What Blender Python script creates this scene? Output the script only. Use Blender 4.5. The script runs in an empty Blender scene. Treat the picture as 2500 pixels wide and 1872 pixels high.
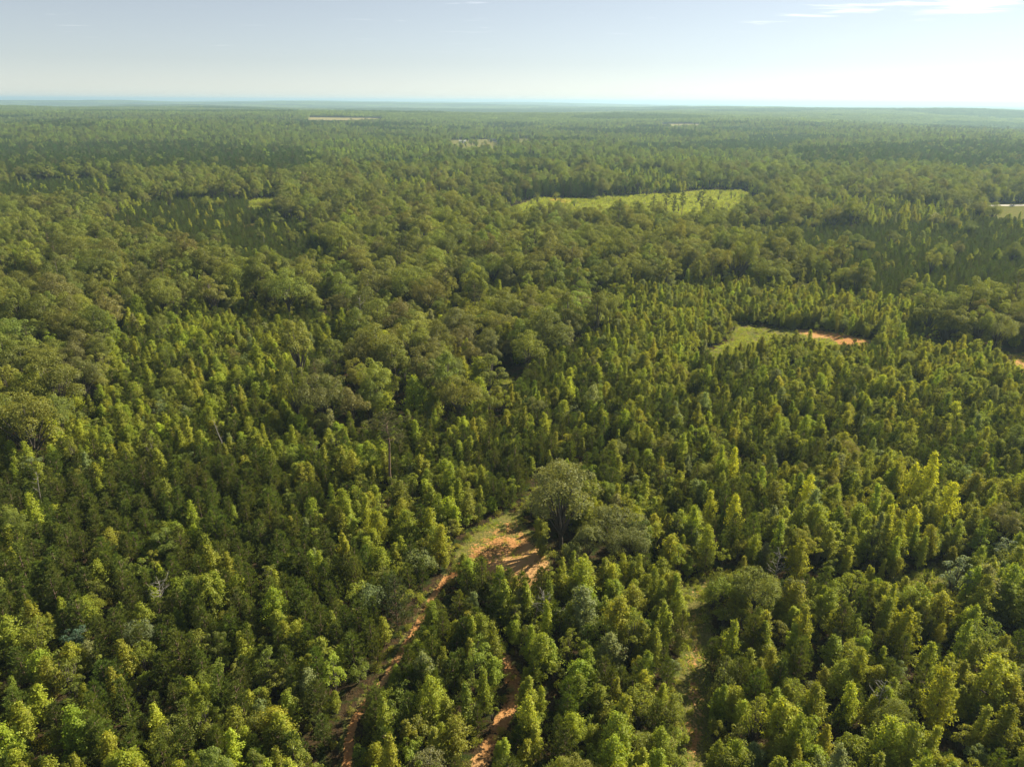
import bpy, math
import numpy as np
from mathutils import Vector, Matrix, Euler

SC = bpy.context.scene
COL = SC.collection
RNG = np.random.default_rng(11)
rad = math.radians

# ------------------------------------------------------------------ camera
CAM_Z, PITCH, ROLL, HFOV = 80.0, 21.65, 0.31, 71.5
cam = bpy.data.objects.new('camera', bpy.data.cameras.new('camera'))
COL.objects.link(cam)
cam.data.sensor_fit = 'HORIZONTAL'
cam.data.angle = rad(HFOV)
cam.data.clip_start = 0.5
cam.data.clip_end = 120000.0
CAM_R = Matrix.Rotation(rad(90 - PITCH), 3, 'X') @ Matrix.Rotation(rad(ROLL), 3, 'Z')
cam.matrix_world = Matrix.Translation((0, 0, CAM_Z)) @ CAM_R.to_4x4()
SC.camera = cam

# ------------------------------------------------------------------ sky, sun, exposure
SUN_AZ, SUN_EL = 54.0, 36.0          # azimuth: degrees to the right of the view direction
world = bpy.data.worlds.new('World')
SC.world = world
world.use_nodes = True
nt = world.node_tree
nt.nodes.clear()
N, L = nt.nodes.new, nt.links.new
sky = N('ShaderNodeTexSky')
sky.sky_type = 'NISHITA'
sky.sun_disc = False
sky.sun_elevation = rad(SUN_EL)
sky.sun_rotation = rad(SUN_AZ)
sky.altitude = 150
sky.air_density = 0.8
sky.dust_density = 0.0
sky.ozone_density = 1.6
SKY_STRENGTH = 0.05
# thin cirrus: noise on a flat layer far above (direction divided by its height)
tc = N('ShaderNodeTexCoord')
sep = N('ShaderNodeSeparateXYZ'); L(tc.outputs['Generated'], sep.inputs[0])
mx = N('ShaderNodeMath'); mx.operation = 'MAXIMUM'; mx.inputs[1].default_value = 0.03
L(sep.outputs['Z'], mx.inputs[0])
px = N('ShaderNodeMath'); px.operation = 'DIVIDE'; L(sep.outputs['X'], px.inputs[0]); L(mx.outputs[0], px.inputs[1])
py = N('ShaderNodeMath'); py.operation = 'DIVIDE'; L(sep.outputs['Y'], py.inputs[0]); L(mx.outputs[0], py.inputs[1])
cmb = N('ShaderNodeCombineXYZ'); L(px.outputs[0], cmb.inputs[0]); L(py.outputs[0], cmb.inputs[1])
n1 = N('ShaderNodeTexNoise'); n1.inputs['Scale'].default_value = 1.5; n1.inputs['Detail'].default_value = 9; n1.inputs['Roughness'].default_value = 0.6
n1.inputs['Distortion'].default_value = 0.5
mp = N('ShaderNodeMapping'); mp.inputs['Location'].default_value = (3.1, 7.7, 0); mp.inputs['Rotation'].default_value = (0, 0, -0.7); mp.inputs['Scale'].default_value = (0.6, 1.3, 1)
L(cmb.outputs[0], mp.inputs['Vector']); L(mp.outputs[0], n1.inputs['Vector'])
cov = None
for cx_, cy_, r0, amt in ((5.1, 8.8, 1.5, 0.24), (3.9, 9.3, 1.1, 0.15), (3.4, 10.8, 0.8, 0.10)):
    vd = N('ShaderNodeVectorMath'); vd.operation = 'DISTANCE'; L(cmb.outputs[0], vd.inputs[0]); vd.inputs[1].default_value = (cx_, cy_, 0)
    fo = N('ShaderNodeMapRange'); fo.interpolation_type = 'SMOOTHSTEP'
    fo.inputs['From Min'].default_value = r0; fo.inputs['From Max'].default_value = 0.0; fo.inputs['To Max'].default_value = amt
    L(vd.outputs['Value'], fo.inputs['Value'])
    ad = N('ShaderNodeMath'); ad.operation = 'ADD'
    L(cov.outputs[0] if cov else n1.outputs['Fac'], ad.inputs[0]); L(fo.outputs[0], ad.inputs[1])
    cov = ad
cr = N('ShaderNodeMapRange'); cr.interpolation_type = 'SMOOTHSTEP'
cr.inputs['From Min'].default_value = 0.60; cr.inputs['From Max'].default_value = 0.84
cr.inputs['To Min'].default_value = 0.0; cr.inputs['To Max'].default_value = 0.85
L(cov.outputs[0], cr.inputs['Value'])
hz = N('ShaderNodeMapRange'); hz.inputs['From Min'].default_value = 0.04; hz.inputs['From Max'].default_value = 0.12
L(sep.outputs['Z'], hz.inputs['Value'])
cf = N('ShaderNodeMath'); cf.operation = 'MULTIPLY'; L(cr.outputs[0], cf.inputs[0]); L(hz.outputs[0], cf.inputs[1])
bg = N('ShaderNodeBackground'); bg.inputs['Strength'].default_value = SKY_STRENGTH
cm = N('ShaderNodeMix'); cm.data_type = 'RGBA'
hs = N('ShaderNodeHueSaturation'); hs.inputs['Saturation'].default_value = 0.5; L(sky.outputs[0], hs.inputs['Color'])
L(cf.outputs[0], cm.inputs['Factor']); L(hs.outputs[0], cm.inputs['A'])
cm.inputs['B'].default_value = (15.0, 15.2, 15.4, 1)
L(cm.outputs['Result'], bg.inputs['Color'])
wo = N('ShaderNodeOutputWorld'); L(bg.outputs[0], wo.inputs['Surface'])

SUN_DIR = Vector((math.sin(rad(SUN_AZ)) * math.cos(rad(SUN_EL)), math.cos(rad(SUN_AZ)) * math.cos(rad(SUN_EL)), math.sin(rad(SUN_EL))))
sun = bpy.data.objects.new('sun', bpy.data.lights.new('sun', 'SUN'))
COL.objects.link(sun)
sun.data.energy = 5.0
sun.data.angle = rad(0.55)
sun.data.color = (1.0, 0.89, 0.66)
sun.rotation_euler = SUN_DIR.to_track_quat('Z', 'Y').to_euler()
sun.location = (150, 120, 300)

SC.view_settings.view_transform = 'Standard'
SC.view_settings.look = 'None'
SC.view_settings.exposure = 1.1
SC.view_settings.gamma = 1.0
SC.view_settings.use_curve_mapping = False
SC.render.engine = 'CYCLES'
cy = SC.cycles
cy.use_denoising = True
cy.denoiser = 'OPENIMAGEDENOISE'
cy.denoising_input_passes = 'RGB_ALBEDO_NORMAL'
cy.denoising_prefilter = 'ACCURATE'
cy.max_bounces = 6
cy.diffuse_bounces = 2
cy.glossy_bounces = 1
cy.transmission_bounces = 4
cy.transparent_max_bounces = 4
cy.volume_bounces = 0
cy.caustics_reflective = False
cy.caustics_refractive = False
cy.use_adaptive_sampling = True
cy.adaptive_threshold = 0.01
cy.sample_clamp_indirect = 4.0
SC.render.use_persistent_data = False


# ------------------------------------------------------------------ terrain
def hash2(ix, iy, seed):
    n = (ix.astype(np.int64) * 374761393 + iy.astype(np.int64) * 668265263 + seed * 1442695041) & 0x7fffffff
    n = ((n ^ (n >> 13)) * 1274126177) & 0x7fffffff
    n = (n ^ (n >> 16)) & 0xffffff
    return n / float(0xffffff)


def vnoise(x, y, s, seed=0):
    """smooth value noise 0..1 with cell size s metres"""
    x = np.asarray(x, float) / s
    y = np.asarray(y, float) / s
    ix, iy = np.floor(x), np.floor(y)
    fx, fy = x - ix, y - iy
    fx, fy = fx * fx * (3 - 2 * fx), fy * fy * (3 - 2 * fy)
    a, b = hash2(ix, iy, seed), hash2(ix + 1, iy, seed)
    c, d = hash2(ix, iy + 1, seed), hash2(ix + 1, iy + 1, seed)
    return (a * (1 - fx) + b * fx) * (1 - fy) + (c * (1 - fx) + d * fx) * fy


def sstep(a, b, v):
    t = np.clip((v - a) / (b - a), 0, 1)
    return t * t * (3 - 2 * t)


def height(x, y):
    x = np.asarray(x, float)
    y = np.asarray(y, float)
    d = np.hypot(x, y)
    h = (vnoise(x, y, 170, 1) - 0.5) * 3.0 * sstep(60, 200, d)
    h = h + (vnoise(x, y, 900, 2) - 0.45) * 32 * sstep(700, 1800, d)
    h = h + (vnoise(x, y, 2600, 3) - 0.42) * 62 * sstep(1500, 4500, d)
    h = h + (vnoise(x, y, 7000, 4) - 0.35) * 70 * sstep(6000, 14000, d)
    return h - d * d / (2 * 6371000.0 * 1.15)


FOC = (2212 / 2) / math.tan(rad(HFOV / 2))


def ray(px_, py_):
    v = Vector(((px_ - 1106) / FOC, -(py_ - 828) / FOC, -1.0))
    return CAM_R @ v


def G(px_, py_, z=0.0):
    """world point where the sight line at (px, py), on a 2212 x 1656 frame, comes down to z metres above the terrain"""
    v = ray(px_, py_)
    if v.z > -1e-4:
        v.z = -1e-4
    t = (CAM_Z - z) / -v.z
    for _ in range(12):
        hh = float(height(v.x * t, v.y * t))
        t = 0.5 * t + 0.5 * (CAM_Z - z - hh) / -v.z
    return (v.x * t, v.y * t)


def poly(pts, z=0.0):
    return np.array([G(a, b, z) for a, b in pts])


def inside(x, y, P):
    x = np.asarray(x); y = np.asarray(y)
    r = np.zeros(x.shape, bool)
    n = len(P)
    for i in range(n):
        x0, y0 = P[i]; x1, y1 = P[(i + 1) % n]
        if y0 == y1:
            continue
        c = ((y0 > y) != (y1 > y)) & (x < (x1 - x0) * (y - y0) / (y1 - y0) + x0)
        r ^= c
    return r


def seg_dist(x, y, P, closed=False):
    x = np.asarray(x); y = np.asarray(y)
    best = np.full(x.shape, 1e9)
    n = len(P)
    for i in range(n if closed else n - 1):
        ax, ay = P[i]; bx, by = P[(i + 1) % n]
        dx, dy = bx - ax, by - ay
        t = np.clip(((x - ax) * dx + (y - ay) * dy) / max(dx * dx + dy * dy, 1e-9), 0, 1)
        best = np.minimum(best, np.hypot(x - ax - t * dx, y - ay - t * dy))
    return best


def sdf(x, y, P):
    d = seg_dist(x, y, P, True)
    return np.where(inside(x, y, P), -d, d)


def project(x, y, z):
    """pixel on the 2212 frame"""
    rx = np.array(CAM_R.transposed())
    p = np.stack([x, y, z - CAM_Z], -1) @ rx.T
    return 1106 + FOC * p[..., 0] / -p[..., 2], 828 - FOC * p[..., 1] / -p[..., 2], -p[..., 2]


# ------------------------------------------------------------------ layout of the land
TRACK = poly([(1075, 1225), (1010, 1232), (965, 1247), (935, 1288), (908, 1338), (886, 1378), (862, 1418), (833, 1465), (798, 1508), (768, 1548), (752, 1610), (745, 1720)])
TRACK_SEEN = TRACK[1:10]
SPUR = poly([(1010, 1730), (1036, 1650), (1062, 1598), (1092, 1550), (1112, 1500), (1105, 1450), (1080, 1410)])
GRASSY = poly([(1500, 1740), (1502, 1620), (1500, 1530), (1497, 1455), (1505, 1390), (1502, 1330), (1500, 1285), (1528, 1262), (1600, 1262), (1700, 1272), (1800, 1282), (1900, 1280), (1985, 1262), (2060, 1235)])
BACKWAY = poly([(1105, 1130), (1130, 1098), (1165, 1050), (1215, 1020), (1262, 1003), (1300, 995)])
CLEARING = poly([(1075, 1122), (1112, 1108), (1140, 1150), (1172, 1190), (1190, 1222), (1174, 1258), (1125, 1278), (1075, 1264), (1025, 1236), (985, 1222), (990, 1195), (1030, 1150)])
GLADE = poly([(1590, 704), (1640, 710), (1710, 714), (1800, 718), (1876, 736), (1878, 768), (1800, 766), (1750, 752), (1700, 760), (1640, 762), (1600, 770), (1545, 784), (1520, 777), (1535, 762), (1585, 736)])
GLADE_DIRT = poly([(1720, 712), (1760, 714), (1800, 719), (1872, 735), (1868, 748), (1815, 744), (1795, 730), (1750, 730)])
EDGE_DIRT = poly([(2182, 768), (2300, 768), (2300, 830), (2200, 822)])
MEADOW = poly([(1095, 452), (1165, 427), (1260, 430), (1330, 423), (1450, 418), (1520, 411), (1600, 411), (1640, 428), (1630, 482), (1500, 496), (1350, 494), (1200, 490), (1095, 484)])
MEADOW_DIRT = poly([(1185, 428), (1235, 432), (1228, 440), (1192, 436)])
NOOK = poly([(532, 432), (590, 427), (602, 461), (548, 461)])
RED_GAP = poly([(526, 486), (550, 484), (556, 497), (534, 499)])
LANE = poly([(2105, 443), (2330, 440), (2330, 490), (2150, 486)])
YARD_A = poly([(972, 303), (1065, 301), (1088, 331), (980, 333)])
YARD_B = poly([(1110, 301), (1148, 300), (1150, 319), (1112, 320)])
FIELD_A = poly([(664, 254), (815, 256), (818, 267), (668, 265)])
FIELD_B = poly([(1430, 268), (1510, 268.5), (1510, 279), (1432, 279)])
POCKET = poly([(1060, 822), (1105, 815), (1110, 850), (1065, 856)])
OPEN = [CLEARING, GLADE, EDGE_DIRT, MEADOW, NOOK, RED_GAP, LANE, YARD_A, YARD_B, FIELD_A, FIELD_B, POCKET]

Z9 = 9
HARDWOOD = [poly(p, Z9) for p in (
    [(-160, 610), (200, 590), (330, 590), (480, 590), (770, 630), (770, 662), (480, 648), (330, 662), (272, 700), (250, 770), (150, 890), (90, 935), (-160, 970)],
    [(640, 770), (760, 705), (770, 640), (900, 600), (1290, 600), (1310, 690), (1160, 740), (1115, 790), (1090, 850), (960, 860), (800, 880), (700, 890), (620, 870)],
    [(1960, 660), (2100, 650), (2400, 620), (2400, 780), (2150, 740), (2010, 700)],
)]
PINES = [poly(p, 6) for p in (
    [(1560, 478), (1700, 486), (1950, 478), (2500, 462), (2500, 630), (2100, 645), (1900, 640), (1800, 570), (1650, 530)],
    [(225, 460), (330, 428), (520, 422), (625, 470), (710, 520), (720, 595), (560, 592), (440, 556), (280, 515)],
)]
OLD_PINES = [poly(p, 14) for p in (
    [(-200, 312), (400, 302), (640, 318), (710, 338), (640, 366), (300, 356), (-200, 374)],
    [(1700, 318), (2100, 300), (2400, 310), (2400, 360), (2000, 352), (1750, 345)],
)]
YOUNG_FAR = poly([(1300, 700), (1340, 610), (1600, 590), (1850, 610), (1960, 650), (2010, 700), (2300, 760), (2400, 800), (2400, 1000), (1200, 1000), (1100, 860)], 8)

ZY, ZH, ZP, ZO, ZX = 0, 1, 2, 3, 4


def zone(x, y):
    """what grows at a place: young mixed wood, tall hardwoods, planted pines, old pines"""
    d = np.hypot(x, y)
    wob = (vnoise(x, y, 40, 31) - 0.5) * 14
    q = 0.6 * vnoise(x + wob, y, 330, 21) + 0.4 * vnoise(x, y + wob, 140, 22)
    z = np.full(np.shape(x), ZH)
    z[q < 0.36] = ZP
    z[q > 0.70] = ZO
    z[(q > 0.60) & (q <= 0.66)] = ZY
    # the foot of the slope, in front of the hardwood belt, is all young growth
    _, cy_, _ = project(x, y, height(x, y) + 9)
    cx_, _, _ = project(x, y, height(x, y) + 9)
    z[(cy_ > 610 + 6 * np.sin(cx_ / 60)) & (d < 420)] = ZY
    z[(cy_ > 470) & (cy_ <= 612) & (z != ZH)] = ZH
    for P in HARDWOOD:
        z[inside(x + wob * .3, y + wob * .3, P)] = ZH
    z[inside(x, y, YOUNG_FAR)] = ZY
    for P in PINES:
        z[inside(x + wob * .4, y, P)] = ZP
    for P in OLD_PINES:
        z[inside(x + wob, y, P)] = ZO
    z[inside(x, y, HARDWOOD[2])] = ZH
    return z


def open_gap(x, y):
    """distance in metres to the nearest treeless ground (negative inside it)"""
    g = np.full(np.shape(x), 1e9)
    for P in OPEN:
        rag = 0
        if P is GLADE:
            rag = (vnoise(x, y, 7, 33) - .5) * 8
        elif P is MEADOW or P is NOOK:
            rag = (vnoise(x, y, 20, 34) - .5) * 20
        g = np.minimum(g, sdf(x, y, P) + rag)
    g = np.minimum(g, seg_dist(x, y, TRACK) - .5)
    g = np.minimum(g, seg_dist(x, y, SPUR) - .05)
    g = np.minimum(g, seg_dist(x, y, GRASSY) - .75)
    g = np.minimum(g, seg_dist(x, y, BACKWAY) - .5)
    return g


# ------------------------------------------------------------------ materials
def node_mat(name):
    m = bpy.data.materials.new(name)
    m.use_nodes = True
    m.node_tree.nodes.clear()
    return m, m.node_tree.nodes.new, m.node_tree.links.new


def math_node(n, l, op, a, b):
    x = n('ShaderNodeMath'); x.operation = op
    for i, v in enumerate((a, b)):
        if isinstance(v, (int, float)):
            x.inputs[i].default_value = v
        else:
            l(v, x.inputs[i])
    return x.outputs[0]


def leaf_mat(name, trans, gloss):
    """thin leaves: reflect, let some light through, a little waxy shine; the tree's own leaf colour comes with each tree"""
    m, n, l = node_mat(name)
    at = n('ShaderNodeAttribute'); at.attribute_type = 'INSTANCER'; at.attribute_name = 'tint'
    geo = n('ShaderNodeNewGeometry')
    k = n('ShaderNodeMapRange'); l(geo.outputs['Random Per Island'], k.inputs['Value'])
    k.inputs['To Min'].default_value = 0.66; k.inputs['To Max'].default_value = 1.34
    c = n('ShaderNodeVectorMath'); c.operation = 'SCALE'
    l(at.outputs['Color'], c.inputs[0]); l(k.outputs[0], c.inputs['Scale'])
    hsv = n('ShaderNodeHueSaturation')
    fr = math_node(n, l, 'FRACT', math_node(n, l, 'MULTIPLY', geo.outputs['Random Per Island'], 37.7), 0)
    hue = n('ShaderNodeMapRange'); l(fr, hue.inputs['Value'])
    hue.inputs['To Min'].default_value = 0.487; hue.inputs['To Max'].default_value = 0.516
    l(hue.outputs[0], hsv.inputs['Hue']); l(c.outputs[0], hsv.inputs['Color'])
    tr = n('ShaderNodeVectorMath'); tr.operation = 'MULTIPLY'; tr.inputs[1].default_value = (1.25 * trans, 1.15 * trans, 0.35 * trans)
    l(hsv.outputs[0], tr.inputs[0])
    d = n('ShaderNodeBsdfDiffuse'); l(hsv.outputs[0], d.inputs['Color'])
    t = n('ShaderNodeBsdfTranslucent'); l(tr.outputs[0], t.inputs['Color'])
    mix = n('ShaderNodeAddShader')
    l(d.outputs[0], mix.inputs[0]); l(t.outputs[0], mix.inputs[1])
    g = n('ShaderNodeBsdfGlossy'); g.inputs['Roughness'].default_value = 0.55; g.inputs['Color'].default_value = (0.9, 0.95, 0.9, 1)
    mg = n('ShaderNodeMixShader'); mg.inputs[0].default_value = gloss
    l(mix.outputs[0], mg.inputs[1]); l(g.outputs[0], mg.inputs[2])
    o = n('ShaderNodeOutputMaterial'); l(mg.outputs[0], o.inputs['Surface'])
    return m


def simple_mat(name, c0, c1, scale=3.0, rough=0.85, coords='Object', bump=0.0, detail=5):
    m, n, l = node_mat(name)
    tcn = n('ShaderNodeTexCoord')
    no = n('ShaderNodeTexNoise'); no.inputs['Scale'].default_value = scale; no.inputs['Detail'].default_value = detail
    l(tcn.outputs[coords], no.inputs['Vector'])
    r = n('ShaderNodeMapRange'); r.inputs['From Min'].default_value = 0.3; r.inputs['From Max'].default_value = 0.7
    l(no.outputs['Fac'], r.inputs['Value'])
    mixc = n('ShaderNodeMix'); mixc.data_type = 'RGBA'
    mixc.inputs['A'].default_value = (*c0, 1); mixc.inputs['B'].default_value = (*c1, 1)
    l(r.outputs[0], mixc.inputs['Factor'])
    b = n('ShaderNodeBsdfPrincipled'); b.inputs['Roughness'].default_value = rough
    l(mixc.outputs['Result'], b.inputs['Base Color'])
    if bump:
        bu = n('ShaderNodeBump'); bu.inputs['Strength'].default_value = bump; bu.inputs['Distance'].default_value = 0.05
        l(no.outputs['Fac'], bu.inputs['Height']); l(bu.outputs[0], b.inputs['Normal'])
    o = n('ShaderNodeOutputMaterial'); l(b.outputs[0], o.inputs['Surface'])
    return m


def ground_mat():
    """forest litter, grass and red clay, blended by where the open ground lies"""
    m, n, l = node_mat('ground_earth')
    tcn = n('ShaderNodeTexCoord')

    def noise(scale, detail=6, rough=0.6):
        x = n('ShaderNodeTexNoise'); x.inputs['Scale'].default_value = scale; x.inputs['Detail'].default_value = detail
        x.inputs['Roughness'].default_value = rough
        l(tcn.outputs['Object'], x.inputs['Vector'])
        return x.outputs['Fac']

    def attr(nm):
        a = n('ShaderNodeAttribute'); a.attribute_name = nm
        return a.outputs['Fac']

    def mix(f, a, b):
        x = n('ShaderNodeMix'); x.data_type = 'RGBA'
        l(f, x.inputs['Factor'])
        for s, v in (('A', a), ('B', b)):
            if isinstance(v, tuple):
                x.inputs[s].default_value = (*v, 1)
            else:
                l(v, x.inputs[s])
        return x.outputs['Result']

    def ramp(v, a, b):
        r = n('ShaderNodeMapRange'); r.interpolation_type = 'SMOOTHSTEP'
        r.inputs['From Min'].default_value = a; r.inputs['From Max'].default_value = b
        l(v, r.inputs['Value'])
        return r.outputs[0]

    fine, mid, wide = noise(2.6), noise(0.42), noise(0.07, 4)
    litter = mix(ramp(fine, 0.35, 0.65), (0.034, 0.025, 0.015), (0.070, 0.048, 0.026))
    litter = mix(ramp(mid, 0.46, 0.62), litter, (0.030, 0.042, 0.012))
    grass = mix(ramp(fine, 0.3, 0.7), (0.085, 0.095, 0.026), (0.22, 0.19, 0.065))
    grass = mix(ramp(mid, 0.42, 0.68), grass, (0.10, 0.125, 0.030))
    dirt = mix(ramp(fine, 0.3, 0.72), (0.33, 0.150, 0.055), (0.49, 0.27, 0.115))
    dirt = mix(ramp(wide, 0.42, 0.6), dirt, (0.47, 0.28, 0.125))
    tan = mix(ramp(mid, 0.3, 0.7), (0.22, 0.20, 0.085), (0.30, 0.26, 0.13))
    jig = math_node(n, l, 'ADD', math_node(n, l, 'MULTIPLY', math_node(n, l, 'SUBTRACT', mid, 0.5), 1.1), math_node(n, l, 'MULTIPLY', math_node(n, l, 'SUBTRACT', fine, 0.5), 0.9))
    fg = ramp(math_node(n, l, 'ADD', attr('grass'), jig), 0.38, 0.62)
    fd = ramp(math_node(n, l, 'ADD', attr('dirt'), jig), 0.42, 0.60)
    ft = ramp(attr('tan'), 0.4, 0.6)
    col = mix(fg, litter, grass)
    col = mix(fd, col, dirt)
    col = mix(ft, col, tan)
    b = n('ShaderNodeBsdfDiffuse'); l(col, b.inputs['Color'])
    bu = n('ShaderNodeBump'); bu.inputs['Strength'].default_value = 0.8; bu.inputs['Distance'].default_value = 0.25
    l(math_node(n, l, 'ADD', fine, mid), bu.inputs['Height']); l(bu.outputs[0], b.inputs['Normal'])
    o = n('ShaderNodeOutputMaterial'); l(b.outputs[0], o.inputs['Surface'])
    return m


M_LEAF = leaf_mat('broad_leaf', 1.05, 0.014)
M_OAK = leaf_mat('oak_leaf', 0.8, 0.018)
M_NEEDLE = leaf_mat('pine_needle', 0.5, 0.014)
M_GRASS = leaf_mat('grass_blade', 1.0, 0.01)
M_BARK = simple_mat('bark', (0.050, 0.040, 0.032), (0.11, 0.092, 0.075), 6)
M_PINEBARK = simple_mat('pine_bark', (0.10, 0.062, 0.042), (0.20, 0.135, 0.095), 5)
M_DEAD = simple_mat('dead_wood', (0.16, 0.145, 0.13), (0.30, 0.28, 0.25), 4)
M_GROUND = ground_mat()


# ------------------------------------------------------------------ mesh helpers
def norm(v):
    return v / np.maximum(np.linalg.norm(v, axis=-1, keepdims=True), 1e-9)


class MB:
    """collects faces, then links them as one mesh"""
    def __init__(self):
        self.v, self.q, self.t, self.n = [], [], [], 0

    def quads(self, P):                       # (n,4,3)
        n = len(P)
        self.v.append(P.reshape(-1, 3)); self.q.append(np.arange(n * 4).reshape(n, 4) + self.n); self.n += n * 4

    def tris(self, P):                        # (n,3,3)
        n = len(P)
        self.v.append(P.reshape(-1, 3)); self.t.append(np.arange(n * 3).reshape(n, 3) + self.n); self.n += n * 3

    def tube(self, pts, radii, sides=6):
        pts = np.asarray(pts, float)
        rings = []
        for i, p in enumerate(pts):
            a = pts[min(i + 1, len(pts) - 1)] - pts[max(i - 1, 0)]
            a = a / max(np.linalg.norm(a), 1e-9)
            u = np.cross(a, (0.31, 0.95, 0.05)); u /= max(np.linalg.norm(u), 1e-9)
            w = np.cross(a, u)
            th = np.arange(sides) * 2 * math.pi / sides
            rings.append(p + radii[i] * (np.cos(th)[:, None] * u + np.sin(th)[:, None] * w))
        base = self.n
        V = np.concatenate(rings + [pts[-1:]])
        F = []
        for i in range(len(pts) - 1):
            for s in range(sides):
                s2 = (s + 1) % sides
                F.append((base + i * sides + s, base + i * sides + s2, base + (i + 1) * sides + s2, base + (i + 1) * sides + s))
        tip = base + len(V) - 1
        T = [(base + (len(pts) - 1) * sides + s, base + (len(pts) - 1) * sides + (s + 1) % sides, tip) for s in range(sides)]
        self.v.append(V); self.q.append(np.array(F)); self.t.append(np.array(T)); self.n += len(V)

    def leaves(self, c, out, size, rng, up=0.45, wild=0.8, aspect=0.62):
        """leaf-shaped folded quads at points c facing roughly along out"""
        n = len(c)
        nr = norm(out * 0.75 + np.array([0, 0, up]) + rng.normal(0, wild, (n, 3)) * 0.6)
        d = norm(np.cross(nr, rng.normal(0, 1, (n, 3))))
        s = np.cross(nr, d)
        ln = size * rng.uniform(0.7, 1.3, (n, 1))
        w = ln * aspect
        P = np.stack([c - d * ln * .5, c + s * w * .5 - nr * ln * .12, c + d * ln * .5, c - s * w * .5 - nr * ln * .12], 1)
        self.quads(P)

    def blades(self, c, d, ln, w, rng):
        """narrow tapering needles from c along d"""
        n = len(c)
        s = norm(np.cross(d, rng.normal(0, 1, (n, 3))))
        P = np.stack([c - s * w * .5, c + s * w * .5, c + d * ln], 1)
        self.tris(P)

    def mesh(self, name, mats, matidx=None):
        me = bpy.data.meshes.new(name)
        V = np.concatenate(self.v)
        Q = np.concatenate(self.q) if self.q else np.zeros((0, 4), int)
        T = np.concatenate(self.t) if self.t else np.zeros((0, 3), int)
        me.vertices.add(len(V)); me.vertices.foreach_set('co', V.astype(np.float32).ravel())
        nl = Q.size + T.size
        me.loops.add(nl)
        me.loops.foreach_set('vertex_index', np.concatenate([Q.ravel(), T.ravel()]).astype(np.int32))
        npoly = len(Q) + len(T)
        me.polygons.add(npoly)
        starts = np.concatenate([np.arange(len(Q)) * 4, Q.size + np.arange(len(T)) * 3]).astype(np.int32)
        me.polygons.foreach_set('loop_start', starts)
        for m in mats:
            me.materials.append(m)
        if matidx is not None:
            me.polygons.foreach_set('material_index', matidx(len(Q), len(T)).astype(np.int32))
        me.update(calc_edges=True)
        return me


def tag(o, label=None, cat=None, group=None, kind=None):
    for k, v in (('label', label), ('category', cat), ('group', group), ('kind', kind)):
        if v:
            o[k] = v
    return o


def link(name, me, parent=None):
    o = bpy.data.objects.new(name, me)
    COL.objects.link(o)
    if parent is not None:
        o.parent = parent
    return o


# ------------------------------------------------------------------ trees: each maker gives (trunk MB, crown MB) about 1:1 in metres
def gum(rng, H, R, density=1.0, leaf=0.235, taper=0.85, bare=0.10):
    """young sweetgum or poplar: straight leader, upswept branches, knobbly leaf clusters, pointed top"""
    tr, cr = MB(), MB()
    lean = rng.normal(0, 0.02, 2)
    tr.tube([(0, 0, -0.3), (lean[0] * H * .3, lean[1] * H * .3, H * .35), (lean[0] * H * .7, lean[1] * H * .7, H * .7), (lean[0] * H, lean[1] * H, H * .97)],
            [0.013 * H + .03, 0.010 * H + .02, 0.006 * H + .01, .012])
    nb = int(8.6 * H * density)
    C, O = [], []
    lob = rng.uniform(0.66, 1.25, (7, 4))
    for i in range(nb):
        f = bare + (1 - bare) * (i + rng.uniform(0, 1)) / nb
        az = i * 2.39996 + rng.normal(0, .35)
        prof = (1 - ((f - bare) / (1 - bare))) ** taper * 0.93 + 0.05
        prof *= min(1, 0.45 + (f - bare) * 3.4)
        ln = R * prof * lob[int((az % (2 * math.pi)) / (2 * math.pi) * 7) % 7, int(f * 3.99)] * rng.uniform(0.7, 1.15)
        z0 = H * f * 0.97
        rise = rng.uniform(0.35, 0.8)
        d = np.array([math.cos(az), math.sin(az), rise]); d /= np.linalg.norm(d)
        b0 = np.array([lean[0] * z0, lean[1] * z0, z0])
        if i % 3 == 0 and ln > .6:
            tr.tube([b0, b0 + d * ln * .55, b0 + d * ln * .95], [.035 + .012 * ln, .02, .008], 4)
        ncl = max(2, int(round(2.6 * ln + .6)))
        for k in range(ncl):
            t = 0.34 + 0.72 * (k + rng.uniform(0, .8)) / ncl
            p = b0 + d * ln * t + rng.normal(0, .10 + .05 * ln, 3)
            m = int(rng.integers(11, 18))
            q = rng.normal(0, 1, (m, 3)); q = norm(q) * rng.uniform(.12, .42, (m, 1)) * (0.75 + 0.12 * R)
            C.append(p + q); O.append(norm(q + np.array([math.cos(az), math.sin(az), .5]) * .25))
    top = np.array([lean[0] * H, lean[1] * H, H])
    m = 34
    zz = rng.uniform(-0.13 * H, .25, m)
    q = np.stack([rng.normal(0, .16, m), rng.normal(0, .16, m), zz], 1)
    C.append(top + q); O.append(norm(q * np.array([1, 1, .2])))
    cr.leaves(np.concatenate(C), np.concatenate(O), leaf, rng)
    return tr, cr


def gum_pair(rng, H, R, taper):
    """a sweetgum forked low into two unequal leaders"""
    tr, cr = gum(rng, H, R, taper=taper)
    t2, c2 = gum(rng, H * rng.uniform(.66, .85), R * .72, taper=taper)
    a = rng.uniform(0, 6.28)
    off = np.array([math.cos(a), math.sin(a), 0]) * R * .62
    for m, o in ((tr, t2), (cr, c2)):
        m.q += [q + m.n for q in o.q]; m.t += [q + m.n for q in o.t]
        m.v += [v + off * np.clip(v[:, 2:3] / 1.5, .15, 1) for v in o.v]; m.n += o.n
    return tr, cr


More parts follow.
